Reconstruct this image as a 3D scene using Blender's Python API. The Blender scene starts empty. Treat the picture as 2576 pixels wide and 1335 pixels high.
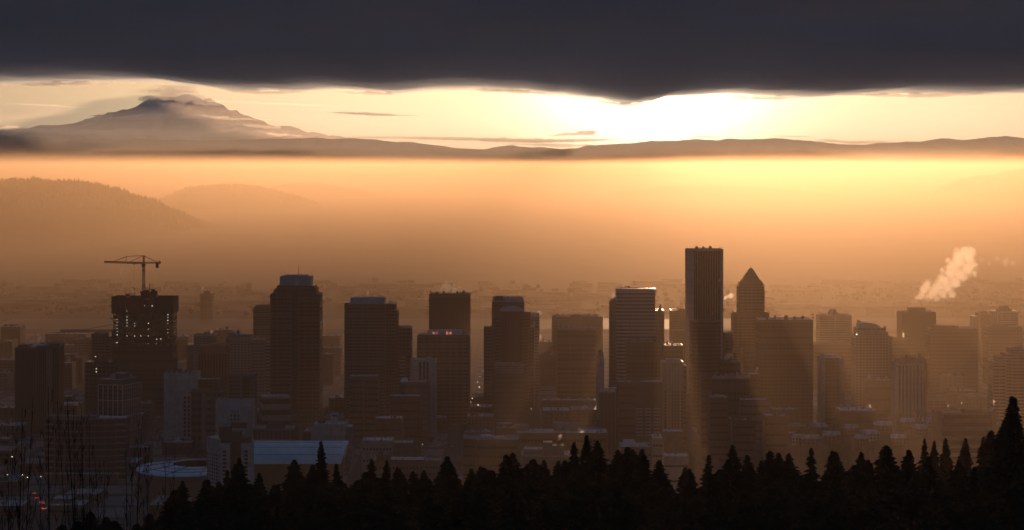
import bpy, bmesh, math, random
from mathutils import Vector, Matrix, noise
random.seed(7)
# ------------------------------------------------------------------ camera, sky, sun, exposure
F = 7087.0; CX = 1288.0; EY = 423.0; ZC = 273.0        # focal length, centre and eye level of the survey photo; eye height in metres
S = bpy.context.scene; COL = S.collection
cam = bpy.data.cameras.new('camera'); co = bpy.data.objects.new('camera', cam); COL.objects.link(co)
co.location = (0, 0, ZC); co.rotation_euler = (math.pi/2, 0, 0)
cam.sensor_width = 36; cam.lens = 36*F/2576; cam.shift_y = -(667.5-EY)/2576
cam.clip_start = 1; cam.clip_end = 300000
S.camera = co
SUN_AZ = math.radians(2.9); SUN_EL = math.radians(1.67)
SUN_DIR = Vector((math.sin(SUN_AZ)*math.cos(SUN_EL), math.cos(SUN_AZ)*math.cos(SUN_EL), math.sin(SUN_EL)))
GLOW = [(1700, (17, 15, 11)), (80, (3.5, 2.75, 1.9)), (14, (1.7, 2.3, 1.9))]       # aureole of thin high cloud round the sun
w = bpy.data.worlds.new('World'); S.world = w; w.use_nodes = True
nt = w.node_tree; bg = nt.nodes['Background']
sky = nt.nodes.new('ShaderNodeTexSky'); sky.sky_type = 'NISHITA'; sky.sun_disc = False
sky.sun_elevation = SUN_EL; sky.sun_rotation = SUN_AZ
sky.air_density = 1.0; sky.dust_density = 4.0; sky.ozone_density = 3.0; sky.altitude = 100
bg.inputs[1].default_value = 0.07
def nd(t, **k):
    n = nt.nodes.new(t)
    for a, b in k.items(): setattr(n, a, b)
    return n
L = nt.links.new
tc = nd('ShaderNodeTexCoord')
dt = nd('ShaderNodeVectorMath', operation='DOT_PRODUCT'); L(tc.outputs['Generated'], dt.inputs[0]); dt.inputs[1].default_value = SUN_DIR
mx = nd('ShaderNodeMath', operation='MAXIMUM'); L(dt.outputs['Value'], mx.inputs[0]); mx.inputs[1].default_value = 0
acc = sky.outputs[0]
for n_, c_ in GLOW:
    pw = nd('ShaderNodeMath', operation='POWER'); L(mx.outputs[0], pw.inputs[0]); pw.inputs[1].default_value = n_
    sc = nd('ShaderNodeVectorMath', operation='SCALE'); sc.inputs[0].default_value = c_; L(pw.outputs[0], sc.inputs['Scale'])
    ad = nd('ShaderNodeVectorMath', operation='ADD'); L(acc, ad.inputs[0]); L(sc.outputs[0], ad.inputs[1]); acc = ad.outputs[0]
L(acc, bg.inputs[0])
sl = bpy.data.lights.new('sun', 'SUN'); so = bpy.data.objects.new('sun', sl); COL.objects.link(so)
sl.energy = 0.82; sl.angle = math.radians(0.28); sl.color = (1, .605, .345)
so.rotation_euler = SUN_DIR.to_track_quat('Z', 'Y').to_euler()
vs_ = S.view_settings
vs_.view_transform = 'Standard'; vs_.look = 'None'; vs_.exposure = 1.3; vs_.gamma = 1; vs_.use_curve_mapping = False
cy = S.cycles; cy.use_denoising = True; cy.max_bounces = 6; cy.volume_bounces = 2; cy.diffuse_bounces = 3; cy.glossy_bounces = 2
cy.use_adaptive_sampling = True; cy.adaptive_threshold = .01

# ------------------------------------------------------------------ materials
MATS = {}
def mat(n, col, r=.85, var=.25, sc=.25, metal=0.0, spec=.4, emit=None):
    if n in MATS: return MATS[n]
    m = bpy.data.materials.new(n); m.use_nodes = True; t = m.node_tree; b = t.nodes['Principled BSDF']
    b.inputs['Roughness'].default_value = r; b.inputs['Metallic'].default_value = metal
    b.inputs['Specular IOR Level'].default_value = spec
    if var:
        tc = t.nodes.new('ShaderNodeTexCoord')
        nz = t.nodes.new('ShaderNodeTexNoise'); nz.inputs['Scale'].default_value = sc; nz.inputs['Detail'].default_value = 5
        t.links.new(tc.outputs['Object'], nz.inputs['Vector'])
        rp = t.nodes.new('ShaderNodeValToRGB')
        rp.color_ramp.elements[0].position = .3; rp.color_ramp.elements[1].position = .7
        rp.color_ramp.elements[0].color = (*[c*(1-var) for c in col], 1)
        rp.color_ramp.elements[1].color = (*[min(1, c*(1+var)) for c in col], 1)
        t.links.new(nz.outputs['Fac'], rp.inputs['Fac']); t.links.new(rp.outputs['Color'], b.inputs['Base Color'])
    else:
        b.inputs['Base Color'].default_value = (*col, 1)
    if emit:
        b.inputs['Emission Color'].default_value = (*emit[0], 1); b.inputs['Emission Strength'].default_value = emit[1]
        m.cycles.emission_sampling = 'NONE'
    MATS[n] = m; return m
def vol(n, col, den, g, ab=None):
    m = bpy.data.materials.new(n); m.use_nodes = True; t = m.node_tree; t.nodes.clear()
    o = t.nodes.new('ShaderNodeOutputMaterial'); v = t.nodes.new('ShaderNodeVolumePrincipled')
    v.inputs['Color'].default_value = (*col, 1); v.inputs['Density'].default_value = den; v.inputs['Anisotropy'].default_value = g
    t.links.new(v.outputs[0], o.inputs['Volume']); return m
WHITE = mat('white_concrete', (.38, .355, .335)); PALE = mat('pale_stone', (.24, .21, .185)); TAN = mat('tan_concrete', (.15, .115, .095))
BRICK = mat('brown_brick', (.15, .085, .06)); GREY = mat('grey_concrete', (.13, .12, .115)); DARK = mat('dark_stone', (.09, .075, .07))
BRON = mat('bronze_cladding', (.12, .085, .065), .6); STEEL = mat('dark_steel', (.10, .10, .11), .5)
GLASS = mat('dark_glass', (.02, .022, .025), .12, .2, spec=.6); GLASSB = mat('blue_glass', (.035, .042, .05), .1, .2, spec=.6)
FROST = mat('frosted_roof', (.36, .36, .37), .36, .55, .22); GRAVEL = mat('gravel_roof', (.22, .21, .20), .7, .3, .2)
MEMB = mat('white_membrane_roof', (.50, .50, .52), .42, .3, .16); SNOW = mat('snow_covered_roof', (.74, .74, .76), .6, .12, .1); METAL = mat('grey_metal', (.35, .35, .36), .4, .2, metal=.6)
ASPH = mat('asphalt', (.05, .05, .052), .8, .3, .1); PAVE = mat('pavement_concrete', (.2, .19, .18), .85, .25, .2)
LAMP = mat('lamp_glow', (.8, .75, .6), .5, 0, emit=((1, .82, .55), 2.5)); WLAMP = mat('work_light_glow', (.9, .9, .9), .5, 0, emit=((1, .9, .72), 1.1))
RED = mat('tail_light_glow', (.6, .05, .03), .5, 0, emit=((1, .06, .02), 1.3)); PINK = mat('sign_letter_glow', (.7, .3, .2), .5, 0, emit=((1, .30, .16), .42))
BLIND = mat('drawn_blinds', (.075, .065, .055), .5)
COPE = mat('glint_coping_metal', (.55, .52, .5), .24, .15, .3, metal=.9)
BARK = mat('bark', (.022, .018, .015), .95, .3, .8, spec=.05); FIR = mat('fir_needles', (.024, .033, .02), .95, .4, .4, spec=.05)
TWIG = mat('bare_twigs', (.07, .05, .04), .95, .3, .5); GOLDR = mat('copper_roof', (.16, .13, .10), .5)

# ------------------------------------------------------------------ helpers
def put(n, me, parent=None, loc=(0, 0, 0), rz=0):
    o = bpy.data.objects.new(n, me); COL.objects.link(o)
    if parent is not None: o.parent = parent
    o.location = loc
    if rz: o.rotation_euler = (0, 0, rz)
    return o
def mesh(n, vs, fs, m):
    me = bpy.data.meshes.new(n); me.from_pydata(vs, [], fs); me.update()
    if m: me.materials.append(m)
    return me
def tag(o, label=None, cat=None, group=None, kind=None):
    if label: o['label'] = label
    if cat: o['category'] = cat
    if group: o['group'] = group
    if kind: o['kind'] = kind
    return o
def struct(o, label=None): return tag(o, label, kind='structure')
BF = [(0, 2, 3, 1), (4, 5, 7, 6), (0, 1, 5, 4), (2, 6, 7, 3), (0, 4, 6, 2), (1, 3, 7, 5)]
BC = {}
def bxm(n, dx, dy, dz, m):
    k = (n, round(dx, 2), round(dy, 2), round(dz, 2), m.name)
    if k not in BC:
        dx, dy, dz = k[1], k[2], k[3]
        BC[k] = mesh(n, [(x, y, z) for z in (0, dz) for y in (-dy/2, dy/2) for x in (-dx/2, dx/2)], BF, m)
    return BC[k]
class MB:
    def __init__(s): s.v = []; s.f = []
    def box(s, x0, x1, y0, y1, z0, z1):
        b = len(s.v); s.v += [(x, y, z) for z in (z0, z1) for y in (y0, y1) for x in (x0, x1)]; s.f += [tuple(i+b for i in q) for q in BF]
    def bar(s, a, c, t, n=4):
        a = Vector(a); c = Vector(c); d = (c-a)
        if d.length < 1e-6: return
        d.normalize(); u = d.orthogonal().normalized(); q = d.cross(u); b = len(s.v)
        t0, t1 = t if isinstance(t, tuple) else (t, t)
        for p, r in ((a, t0), (c, t1)):
            for i in range(n):
                an = 2*math.pi*i/n+.785; s.v.append(tuple(p+u*math.cos(an)*r+q*math.sin(an)*r))
        for i in range(n): j = (i+1) % n; s.f.append((b+i, b+j, b+n+j, b+n+i))
        s.f.append(tuple(b+i for i in reversed(range(n)))); s.f.append(tuple(b+n+i for i in range(n)))
    def poly(s, vs, fs):
        b = len(s.v); s.v += list(vs); s.f += [tuple(i+b for i in q) for q in fs]
    def prism(s, pts, y0, y1):           # outline in x,z pulled along y
        n = len(pts); b = len(s.v)
        s.v += [(x, y0, z) for x, z in pts]+[(x, y1, z) for x, z in pts]
        s.f.append(tuple(b+i for i in range(n))); s.f.append(tuple(b+n+i for i in reversed(range(n))))
        for i in range(n): j = (i+1) % n; s.f.append((b+j, b+i, b+n+i, b+n+j))
    def zprism(s, pts, z0, z1):          # plan outline pulled up
        n = len(pts); b = len(s.v)
        s.v += [(x, y, z0) for x, y in pts]+[(x, y, z1) for x, y in pts]
        s.f.append(tuple(b+i for i in reversed(range(n)))); s.f.append(tuple(b+n+i for i in range(n)))
        for i in range(n): j = (i+1) % n; s.f.append((b+i, b+j, b+n+j, b+n+i))
    def me(s, n, m): return mesh(n, s.v, s.f, m)
    def put(s, n, m, parent=None, loc=(0, 0, 0), rz=0): return put(n, s.me(n, m), parent, loc, rz)
def prof(pts, x):
    if x <= pts[0][0]: return pts[0][1]
    for (a, b), (c_, d_) in zip(pts, pts[1:]):
        if x <= c_:
            t = (x-a)/(c_-a); t = t*t*(3-2*t); return b+(d_-b)*t
    return pts[-1][1]
def lin(pts, x):
    if x <= pts[0][0]: return pts[0][1]
    for (a, b), (c_, d_) in zip(pts, pts[1:]):
        if x <= c_: return b+(d_-b)*(x-a)/(c_-a)
    return pts[-1][1]
def N(x, y, z=0., o=5, h=.7): return noise.fractal(Vector((x, y, z)), h, 2, o)
def PX(px, Y): return (px-CX)*Y/F
def PZ(py, Y): return ZC-(py-EY)*Y/F

# ------------------------------------------------------------------ air, ground, water, hills
hz = MB(); hz.box(-16000, 16000, -2000, 42000, -1.5, ZC+48)
tag(hz.put('haze', vol('valley_haze', (1, .755, .52), 9e-5, .8)), 'golden morning haze filling the whole valley', kind='stuff')
def ground_mat():
    m = bpy.data.materials.new('valley_ground'); m.use_nodes = True; t = m.node_tree; b = t.nodes['Principled BSDF']; b.inputs['Roughness'].default_value = .9
    tc = t.nodes.new('ShaderNodeTexCoord'); a = t.nodes.new('ShaderNodeTexNoise'); a.inputs['Scale'].default_value = .0025; a.inputs['Detail'].default_value = 4
    t.links.new(tc.outputs['Object'], a.inputs['Vector']); rp = t.nodes.new('ShaderNodeValToRGB')
    rp.color_ramp.elements[0].position = .4; rp.color_ramp.elements[0].color = (.045, .042, .036, 1)
    rp.color_ramp.elements[1].position = .62; rp.color_ramp.elements[1].color = (.064, .06, .052, 1)
    t.links.new(a.outputs['Fac'], rp.inputs['Fac']); t.links.new(rp.outputs['Color'], b.inputs['Base Color']); return m
GM = ground_mat()
struct(put('ground', mesh('ground', [(-15990, -1990, 0), (15990, -1990, 0), (15990, 41990, 0), (-15990, 41990, 0)], [(0, 1, 2, 3)], GM)), 'flat valley floor stretching to the mountains')
struct(put('far_plain', mesh('far_plain', [(-60000, 42010, -2), (60000, 42010, -2), (60000, 90000, -2), (-60000, 90000, -2)], [(0, 1, 2, 3)], GM)), 'plain below the mountain ridge')
WATER = mat('river_water', (.02, .025, .03), .55, 0, spec=.5)
struct(put('river', mesh('river', [(-900, 4760, .02), (2600, 4780, .02), (2600, 5150, .02), (-900, 5090, .02)], [(0, 1, 2, 3)], WATER)), 'pale river reflecting the morning sky')
# hillside under the firs
HS = [(-400, 278), (0, 271.2), (40, 262), (120, 247), (250, 222), (400, 190), (650, 165), (1000, 108), (1500, 28), (1850, -.6)]
def hill_z(X, Y): return lin(HS, Y)+(N(X/160, Y/160, 2)*7 if 60 < Y < 1700 else 0)
vs = []; fs = []; nx, ny = 70, 60
for j in range(ny+1):
    Y = -400+2250*j/ny
    for i in range(nx+1):
        X = -700+1400*i/nx
        vs.append((X, Y, max(-.6, hill_z(X, Y))))
for j in range(ny):
    for i in range(nx):
        a = j*(nx+1)+i; fs.append((a, a+1, a+nx+2, a+nx+1))
struct(put('hillside', mesh('hillside', vs, fs, mat('forest_floor', (.035, .03, .022), .95, .4, .2))), 'dark wooded slope below the viewpoint')
# wooded buttes in the haze, each with its wood
FOREST = mat('far_forest', (.035, .045, .03), .95, .3, .05)
def butte(name, label, wlabel, pts, Y, depth, ntree, th):
    x0, x1 = pts[0][0], pts[-1][0]; n = 90; m = 16; vs = []; fs = []
    def top(p): return max(0, PZ(lin(pts, p), Y))
    def zat(p, k): return -.5+(top(p)+.5)*max(0, math.sin(k*math.pi))**.8*(1+.08*N(p/40, k*3, 5))
    for i in range(n+1):
        p = x0+(x1-x0)*i/n
        for j in range(m+1):
            vs.append((PX(p, Y), Y+depth*(j/m-.5), zat(p, j/m)))
    for i in range(n):
        for j in range(m):
            a = i*(m+1)+j; fs.append((a, a+m+1, a+m+2, a+1))
    struct(put(name, mesh(name, vs, fs, FOREST)), label)
    t = MB(); r = random.Random(len(pts)+int(Y))
    for q in range(ntree):
        p = r.uniform(x0, x1); k = r.choice([r.uniform(.15, .55), r.gauss(.5, .05)]); k = min(.6, max(.1, k))
        z = zat(p, k)
        if z < 6: continue
        h = th*r.uniform(.5, 1.1); R = h*r.uniform(.16, .26); X = PX(p, Y); y = Y+depth*(k-.5); b = len(t.v)
        t.v += [(X+R*math.cos(a*1.2566), y+R*math.sin(a*1.2566), z-2) for a in range(5)]
        t.v += [(X+R*.62*math.cos(a*1.2566+.6), y+R*.62*math.sin(a*1.2566+.6), z+h*.45) for a in range(5)]+[(X, y, z+h)]
        for a in range(5):
            c = (a+1) % 5; t.f += [(b+a, b+c, b+5+a), (b+c, b+5+c, b+5+a), (b+5+a, b+5+c, b+10)]
    tag(t.put('far_woods', FOREST), wlabel, kind='stuff')
butte('wooded_butte', 'long wooded hill fading into the haze at the valley edge', 'firs along the crest of the long hazy hill',
      [(-260, 520), (-120, 470), (0, 462), (60, 460), (130, 460), (220, 470), (300, 487), (370, 508), (420, 528), (465, 550), (500, 570), (525, 590)], 12500, 2200, 3000, 22)
butte('wooded_butte', 'rounded wooded hill rising from haze beyond the long hill', 'trees on the rounded hazy hill',
      [(400, 520), (430, 500), (470, 480), (540, 472), (600, 470), (650, 476), (700, 488), (760, 505), (830, 530)], 20000, 3000, 2200, 28)
butte('wooded_butte', 'faint low hill behind the rounded hazy hill', 'trees on the faintest low hill',
      [(660, 480), (700, 468), (760, 464), (820, 466), (880, 474), (960, 492)], 27000, 3000, 700, 15)
butte('wooded_butte', 'very faint wide hill in bright haze under the sun', 'trees on the wide faint hill under the sun',
      [(1480, 500), (1560, 482), (1680, 472), (1800, 470), (1920, 474), (2060, 486), (2150, 500)], 27000, 3400, 900, 15)
butte('wooded_butte', 'hazy hill with tall trees at the far end of the ridge', 'tall trees on the hazy hill beneath the ridge',
      [(2400, 462), (2450, 452), (2500, 444), (2550, 434), (2620, 426), (2760, 430), (2900, 450)], 25000, 3000, 1800, 34)
# mountain ridge
RP = [(-900, 346), (0, 343), (130, 346), (250, 350), (420, 352), (620, 352), (800, 350), (880, 350), (960, 355), (1030, 358), (1100, 367), (1160, 375), (1220, 376), (1250, 371), (1285, 364), (1340, 371), (1400, 373), (1450, 374), (1520, 364), (1650, 357), (1750, 353), (1850, 353), (1920, 351), (1950, 347), (1990, 351), (2050, 356), (2110, 365), (2170, 364), (2230, 360), (2300, 357), (2370, 349), (2430, 353), (2480, 347), (2530, 344), (2576, 349), (3500, 350)]
YR = 56000; vs = []; fs = []; nx = 420
for i in range(nx+1):
    p = -800+4200*i/nx
    for j in range(13):
        s = [0, .12, .25, .36, .5, .6, .72, .84, 1, .9, .6, .3, 0][j]
        hz_ = PZ(lin(RP, p), YR); X = PX(p, YR); Y = YR-9000+j*9000/8
        nn = N(X/2600, Y/1800, 0)
        vs.append((X, Y, -5+(hz_+5)*s+nn*150*min(s, .75)*(1 if j != 8 else .2)+(N(X/420, 4, 1)*22*s)))
for i in range(nx):
    for j in range(12):
        a = i*13+j; fs.append((a, a+13, a+14, a+1))
struct(put('mountain_ridge', mesh('mountain_ridge', vs, fs, mat('ridge_forest_and_snow', (.40, .38, .37), .9, .3, .0006))), 'long dark mountain ridge along the horizon')
FP = [(-900, 372), (0, 369), (200, 374), (420, 368), (640, 376), (840, 371), (1010, 380), (1180, 388), (1300, 383), (1420, 386), (1560, 377), (1700, 381), (1860, 372), (2020, 380), (2180, 384), (2330, 374), (2480, 378), (2576, 370), (3500, 372)]
YF = 49500; vs = []; fs = []; nx = 360
for i in range(nx+1):
    p = -800+4200*i/nx
    for j in range(9):
        s = [0, .3, .55, .8, 1, .85, .5, .2, 0][j]; X = PX(p, YF); Y = YF-2600+j*700
        vs.append((X, Y, -5+(PZ(lin(FP, p), YF)+5)*s+N(X/1800, Y/1500, 6)*90*min(s, .8)*(1 if j != 4 else .3)))
for i in range(nx):
    for j in range(8):
        a = i*9+j; fs.append((a, a+9, a+10, a+1))
struct(put('foothills', mesh('foothills', vs, fs, MATS['ridge_forest_and_snow'])), 'lower dark foothills in front of the mountain ridge')
# snow mountain
YH = 72000; vs = []; fs = []; n = 110; X0 = PX(440, YH)
LP = [(0, 245), (40, 248), (78, 260), (110, 273), (140, 287), (190, 297), (250, 312), (320, 326), (390, 338), (520, 356), (620, 385), (900, 412)]
RPm = [(0, 245), (40, 246), (80, 257), (112, 269), (145, 289), (200, 302), (260, 320), (320, 334), (370, 345), (470, 362), (560, 385), (900, 412)]
for i in range(n+1):
    for j in range(51):
        dx = (i/n-.5)*19000; dy = (j/50-.5)*15000
        r = math.hypot(dx, dy*1.05)*F/YH
        h = prof(LP if dx < 0 else RPm, r)
        z = PZ(h, YH)+(N((X0+dx)/1300, dy/1300, 3, 6)*130+abs(N(dx/600, dy/600, 9))*90)*min(1, r/40+.1)
        vs.append((X0+dx, YH+dy, max(z, -5)))
for i in range(n):
    for j in range(50):
        a = i*51+j; fs.append((a, a+51, a+52, a+1))
struct(put('snow_mountain', mesh('snow_mountain', vs, fs, mat('mountain_snow', (.62, .60, .60), .8, .25, .0012))), 'tall volcanic mountain rising behind the ridge with its summit in cloud')
# thin mist against the foot of the mountains (wedges: deep at the bottom, nothing at the top)
def mist(name, label, y0, y1, ztop, den):
    m = MB(); X = 30000
    m.poly([(-X, y0, 2), (X, y0, 2), (X, y1, 2), (-X, y1, 2), (-X, y1-50, ztop), (X, y1-50, ztop)], [(3, 2, 1, 0), (0, 1, 5, 4), (2, 3, 4, 5), (1, 2, 5), (3, 0, 4)])
    tag(m.put(name, vol(name+'_air', (1, .93, .84), den, .7)), label, kind='stuff')
mist('mountain_mist', 'thin mist in front of the long ridge', 42200, 46700, 1340, 1.3e-4)
mist('mountain_mist', 'thin mist between the ridge and the snow mountain', 58500, 66000, 2600, 7e-5)

# ------------------------------------------------------------------ cloud deck and small clouds
DP = [(-6000, 208), (-400, 212), (0, 210), (150, 208), (300, 205), (430, 208), (520, 217), (600, 226), (680, 229), (750, 230), (850, 224), (1000, 232), (1120, 224), (1200, 223), (1300, 228), (1400, 238), (1500, 250), (1560, 262), (1610, 257), (1660, 245), (1740, 240), (1800, 237), (1880, 243), (2000, 244), (2100, 238), (2200, 235), (2350, 236), (2576, 231), (3600, 235), (6000, 232)]
vs = []; fs = []; nx = 300; ny = 56; YE = 52000
for j in range(ny+1):
    k = (j/ny)**.55; Y = 7000+k*(YE-7000)
    for i in range(nx+1):
        X = -34000+68000*i/nx; p = CX+X*F/YE
        ze = PZ(prof(DP, p)+5, YE)
        t = max(0, min(1, (Y-26000)/15000)); t = t*t*(3-2*t)
        z = (1650+abs(N(X/9000, Y/7000, 1))*360)*(1-t)+ze*t+N(X/1700, Y/2600, 7, 6)*(110-82*t)+N(X/650, Y/900, 2, 4)*(14+12*t)
        vs.append((X, Y+N(X/2600, 0, 3)*900*k**4, z))
nb = len(vs)
for j in range(ny+1):
    for i in range(nx+1):
        x, y, z = vs[j*(nx+1)+i]
        vs.append((x, y, z+5+1500*max(0.0, 1-(j/ny)**26)*(1-.12*math.exp(-((CX+x*F/YE-1640)/150)**2)*max(0, (y-38000)/14000))*(.8+.3*N(x/4000, y/4000, 5))))
W_ = nx+1
for j in range(ny):
    for i in range(nx):
        a = j*W_+i; fs.append((a, a+W_, a+W_+1, a+1)); b = nb+a; fs.append((b, b+1, b+W_+1, b+W_))
for i in range(nx):
    a = i; fs.append((a, a+1, nb+a+1, nb+a)); a = ny*W_+i; fs.append((a+1, a, nb+a, nb+a+1))
for j in range(ny):
    a = j*W_; fs.append((a+W_, a, nb+a, nb+a+W_)); a = j*W_+nx; fs.append((a, a+W_, nb+a+W_, nb+a))
tag(put('cloud_deck', mesh('cloud_deck', vs, fs, vol('deck_cloud', (.82, .9, 1), .00085, .6))), 'heavy slate grey cloud deck roofing the whole valley', 'cloud')

def evald(o):
    dg = bpy.context.evaluated_depsgraph_get(); me = bpy.data.meshes.new_from_object(o.evaluated_get(dg)); return me
def blob_mesh(n, balls, vox, amp, nsc, m, seed=0, stretch=(1, 1, 1)):
    """balls (x,y,z,r[,flat]) fused by voxel remesh and roughened by noise"""
    bm = bmesh.new()
    for q in balls:
        x, y, z, r = q[:4]; fl = q[4] if len(q) > 4 else (1, 1, 1)
        bmesh.ops.create_icosphere(bm, subdivisions=2, radius=r, matrix=Matrix.Translation((x, y, z)) @ Matrix.Diagonal((*fl, 1)))
    me = bpy.data.meshes.new(n); bm.to_mesh(me); bm.free()
    o = bpy.data.objects.new(n, me); COL.objects.link(o)
    r = o.modifiers.new('r', 'REMESH'); r.mode = 'VOXEL'; r.voxel_size = vox
    me2 = evald(o); bpy.data.objects.remove(o); bpy.data.meshes.remove(me)
    nrm = [v.normal.copy() for v in me2.vertices]
    for v, q in zip(me2.vertices, nrm):
        c = v.co
        d = N(c.x*nsc, c.y*nsc, c.z*nsc+seed*3.1, 4, .6)
        v.co = c+Vector((q.x*d*amp*stretch[0], q.y*d*amp*stretch[1], q.z*d*amp*stretch[2]))
    me2.materials.clear(); me2.materials.append(m); me2.name = n
    return me2
def cloud(label, parts, Y, den, name='cloud', amp=.5, group=None, col=(1, .97, .93), g=.45):
    """parts: (px, py, half-width px, half-height px) lumps of one cloud"""
    s = Y/F; px0 = sum(q[0] for q in parts)/len(parts); py0 = sum(q[1] for q in parts)/len(parts)
    hmin = min(q[3] for q in parts)*s
    balls = []
    for px, py, hw, hh in parts:
        k = max(1, int(hw/hh/1.6)); r = random.Random(int(px*7+py))
        for i in range(k):
            t = (i+.5)/k*2-1
            hhh = hh*s*(1-t*t*.75)*r.uniform(.7, 1.15); wx = hw*s/k*1.5
            balls.append(((px-px0)*s+t*hw*s, r.uniform(-.3, .3)*hw*s, -(py-py0)*s+r.uniform(-.25, .25)*hh*s, 1, (wx, max(wx, hhh)*1.1, hhh)))
    me = blob_mesh(name, balls, hmin*.42, hmin*amp, .9/hmin, vol(name+'_vapour', col, den, g), seed=len(parts)+int(px0), stretch=(.8, .8, .7))
    return tag(put(name, me, None, (PX(px0, Y), Y, PZ(py0, Y))), label, 'cloud', group)
YC = 64500
cloud('ragged cap cloud wrapped round the hidden summit of the snow mountain', [(438, 244, 74, 10), (405, 252, 50, 9), (478, 250, 58, 9), (436, 232, 60, 10), (452, 221, 44, 9), (384, 260, 30, 6), (520, 262, 30, 5), (420, 226, 30, 8)], 66500, .0024, amp=1.3, g=.5)
cloud('soft cloud shelf lying across the middle of the snow mountain', [(420, 291, 100, 7), (340, 297, 64, 6), (500, 297, 76, 5), (250, 300, 30, 4), (570, 300, 70, 3.4), (650, 302, 46, 2.4)], 66300, .0022, amp=.8, g=.62)
cloud('long pale cloud bank resting along the lower slopes of the snow mountain', [(60, 333, 90, 10), (200, 334, 110, 11), (350, 334, 110, 12), (480, 335, 90, 11), (600, 339, 90, 9), (30, 326, 26, 9), (700, 342, 60, 5)], 66000, .0011, amp=.8, g=.8)
cloud('small bright puff on the lower shoulder of the snow mountain', [(650, 318, 30, 5), (682, 322, 22, 5), (628, 316, 14, 4)], 66000, .0025, g=.62)
cloud('tiny dark scrap of cloud beside the upper slope of the snow mountain', [(254, 291, 16, 2.4), (240, 292, 10, 1.8)], 66200, .02)
cloud('wispy puff touching the upper slope of the snow mountain', [(540, 256, 26, 4), (520, 254, 14, 4)], 66200, .0006, g=.8)
cloud('faint small cloud wisp above the dip of the ridge', [(1000, 333, 26, 3.5)], YC, .0004)
cloud('dark humped cloud right below the blazing sun gap', [(1450, 338, 48, 4.5), (1475, 332, 22, 6), (1405, 341, 22, 3)], YC, .006)
cloud('pale flat cloud low under the brightest part of the sky', [(1762, 344, 26, 3.4), (1785, 346, 18, 2.6)], YC, .005)
def streak(label, pts, Y, den, name='cloud', g=.4, wob=.5, col=(1, .97, .93)):
    """a long thin cloud swept through (px, py, half-height px) points"""
    sc = Y/F; n = max(24, int((pts[-1][0]-pts[0][0])/5)); m = 9; q = MB(); p0 = pts[len(pts)//2]; sd = pts[0][0]*.01
    for i in range(n+1):
        px = pts[0][0]+(pts[-1][0]-pts[0][0])*i/n; py = prof([(a, b_) for a, b_, c_ in pts], px); hh = prof([(a, c_) for a, b_, c_ in pts], px)*sc
        f = N(px/26, sd, 1)*wob
        for k in range(m):
            an = 6.2832*k/m; rr = hh*(1+f*(1.2 if math.sin(an) > 0 else .5)+.35*wob*N(px/9, an, sd))
            q.v.append(((px-p0[0])*sc, math.cos(an)*hh*9, -(py-p0[1])*sc+math.sin(an)*max(rr, hh*.15)))
    for i in range(n):
        for k in range(m): j = (k+1) % m; q.f.append((i*m+k, i*m+j, (i+1)*m+j, (i+1)*m+k))
    q.f += [tuple(reversed(range(m))), tuple(n*m+k for k in range(m))]
    o = q.put(name, vol(name+'_vapour', col, den, g), None, (PX(p0[0], Y), Y, PZ(p0[1], Y))); return tag(o, label, 'cloud')
streak('thin lens cloud floating alone between the snow mountain and the sun', [(815, 284, .6), (850, 284, 2.4), (900, 286, 4), (960, 289, 3.8), (1020, 291, 2), (1062, 292, .5)], YC, .0024)
streak('long thin stratus streak drawn over the ridge beneath the sun', [(845, 345, .8), (900, 346, 2.6), (980, 346, 3.2), (1080, 348, 4), (1180, 350, 5), (1260, 353, 6), (1340, 355, 6), (1430, 354, 5), (1500, 353, 3.5), (1570, 351, 1)], YC, .0024)
streak('ragged cloud streak just on the ridge below the stratus streak', [(1250, 362, .8), (1310, 363, 3), (1380, 366, 3.5), (1450, 367, 3), (1540, 364, .8)], YC, .0024, wob=.9)
streak('thin cloud strip over the hump of the ridge', [(1920, 343, .5), (1960, 343, 1.8), (2010, 344, 2.2), (2060, 345, .6)], YC, .0024)
streak('cloud scraps caught on the low saddle of the ridge past the sun', [(2040, 354, .8), (2090, 354, 4), (2150, 359, 4), (2200, 357, 3.4), (2262, 356, .8)], YC, .0024, wob=.9)
for lab_, pts_ in (('torn grey shred hanging under the cloud deck above the open sky by the mountain', [(20, 212, 1), (90, 213, 4), (180, 211, 6), (270, 211, 4), (345, 210, 1)]),
                  ('torn cloud shred on the deck edge past the hidden summit', [(540, 222, 1), (600, 230, 5), (680, 233, 6), (740, 233, 4), (800, 232, 1)]),
                  ('small cloud shred under the deck edge over the lens cloud', [(840, 231, 1), (900, 234, 4), (970, 236, 5), (1030, 234, 1)]),
                  ('glowing cloud shred at the deck edge beside the blazing gap', [(1170, 227, 1), (1240, 229, 5), (1320, 232, 5), (1390, 238, 1)]),
                  ('bright-rimmed cloud wisp hanging at the lowest bulge of the deck', [(1480, 252, 1), (1530, 260, 5), (1580, 264, 6), (1630, 258, 4), (1680, 249, 1)]),
                  ('torn cloud shred on the deck edge past the blazing gap', [(1810, 241, 1), (1880, 247, 5), (1950, 248, 5), (2030, 245, 1)]),
                  ('last long cloud shred along the deck edge over the far ridge', [(2120, 238, 1), (2220, 240, 5), (2320, 241, 6), (2430, 238, 4), (2520, 234, 1)])):
    streak(lab_, pts_, 50600, .0022, 'cloud_shred', .6, 1.1)
streak('thin contrail streak leading away from the cap cloud', [(545, 255, .5), (600, 258, 1.2), (700, 262, 1.3), (800, 266, 1.2), (870, 268, .5)], YC, .0009, 'contrail', .8, .2)
streak('faint slanting cirrus streak over the open sky beside the mountain', [(15, 261, .6), (60, 263, 1.8), (130, 266, 1.9), (200, 271, 1.2), (240, 274, .5)], YC, .0006, 'cirrus_streak', .8, .4)
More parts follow.
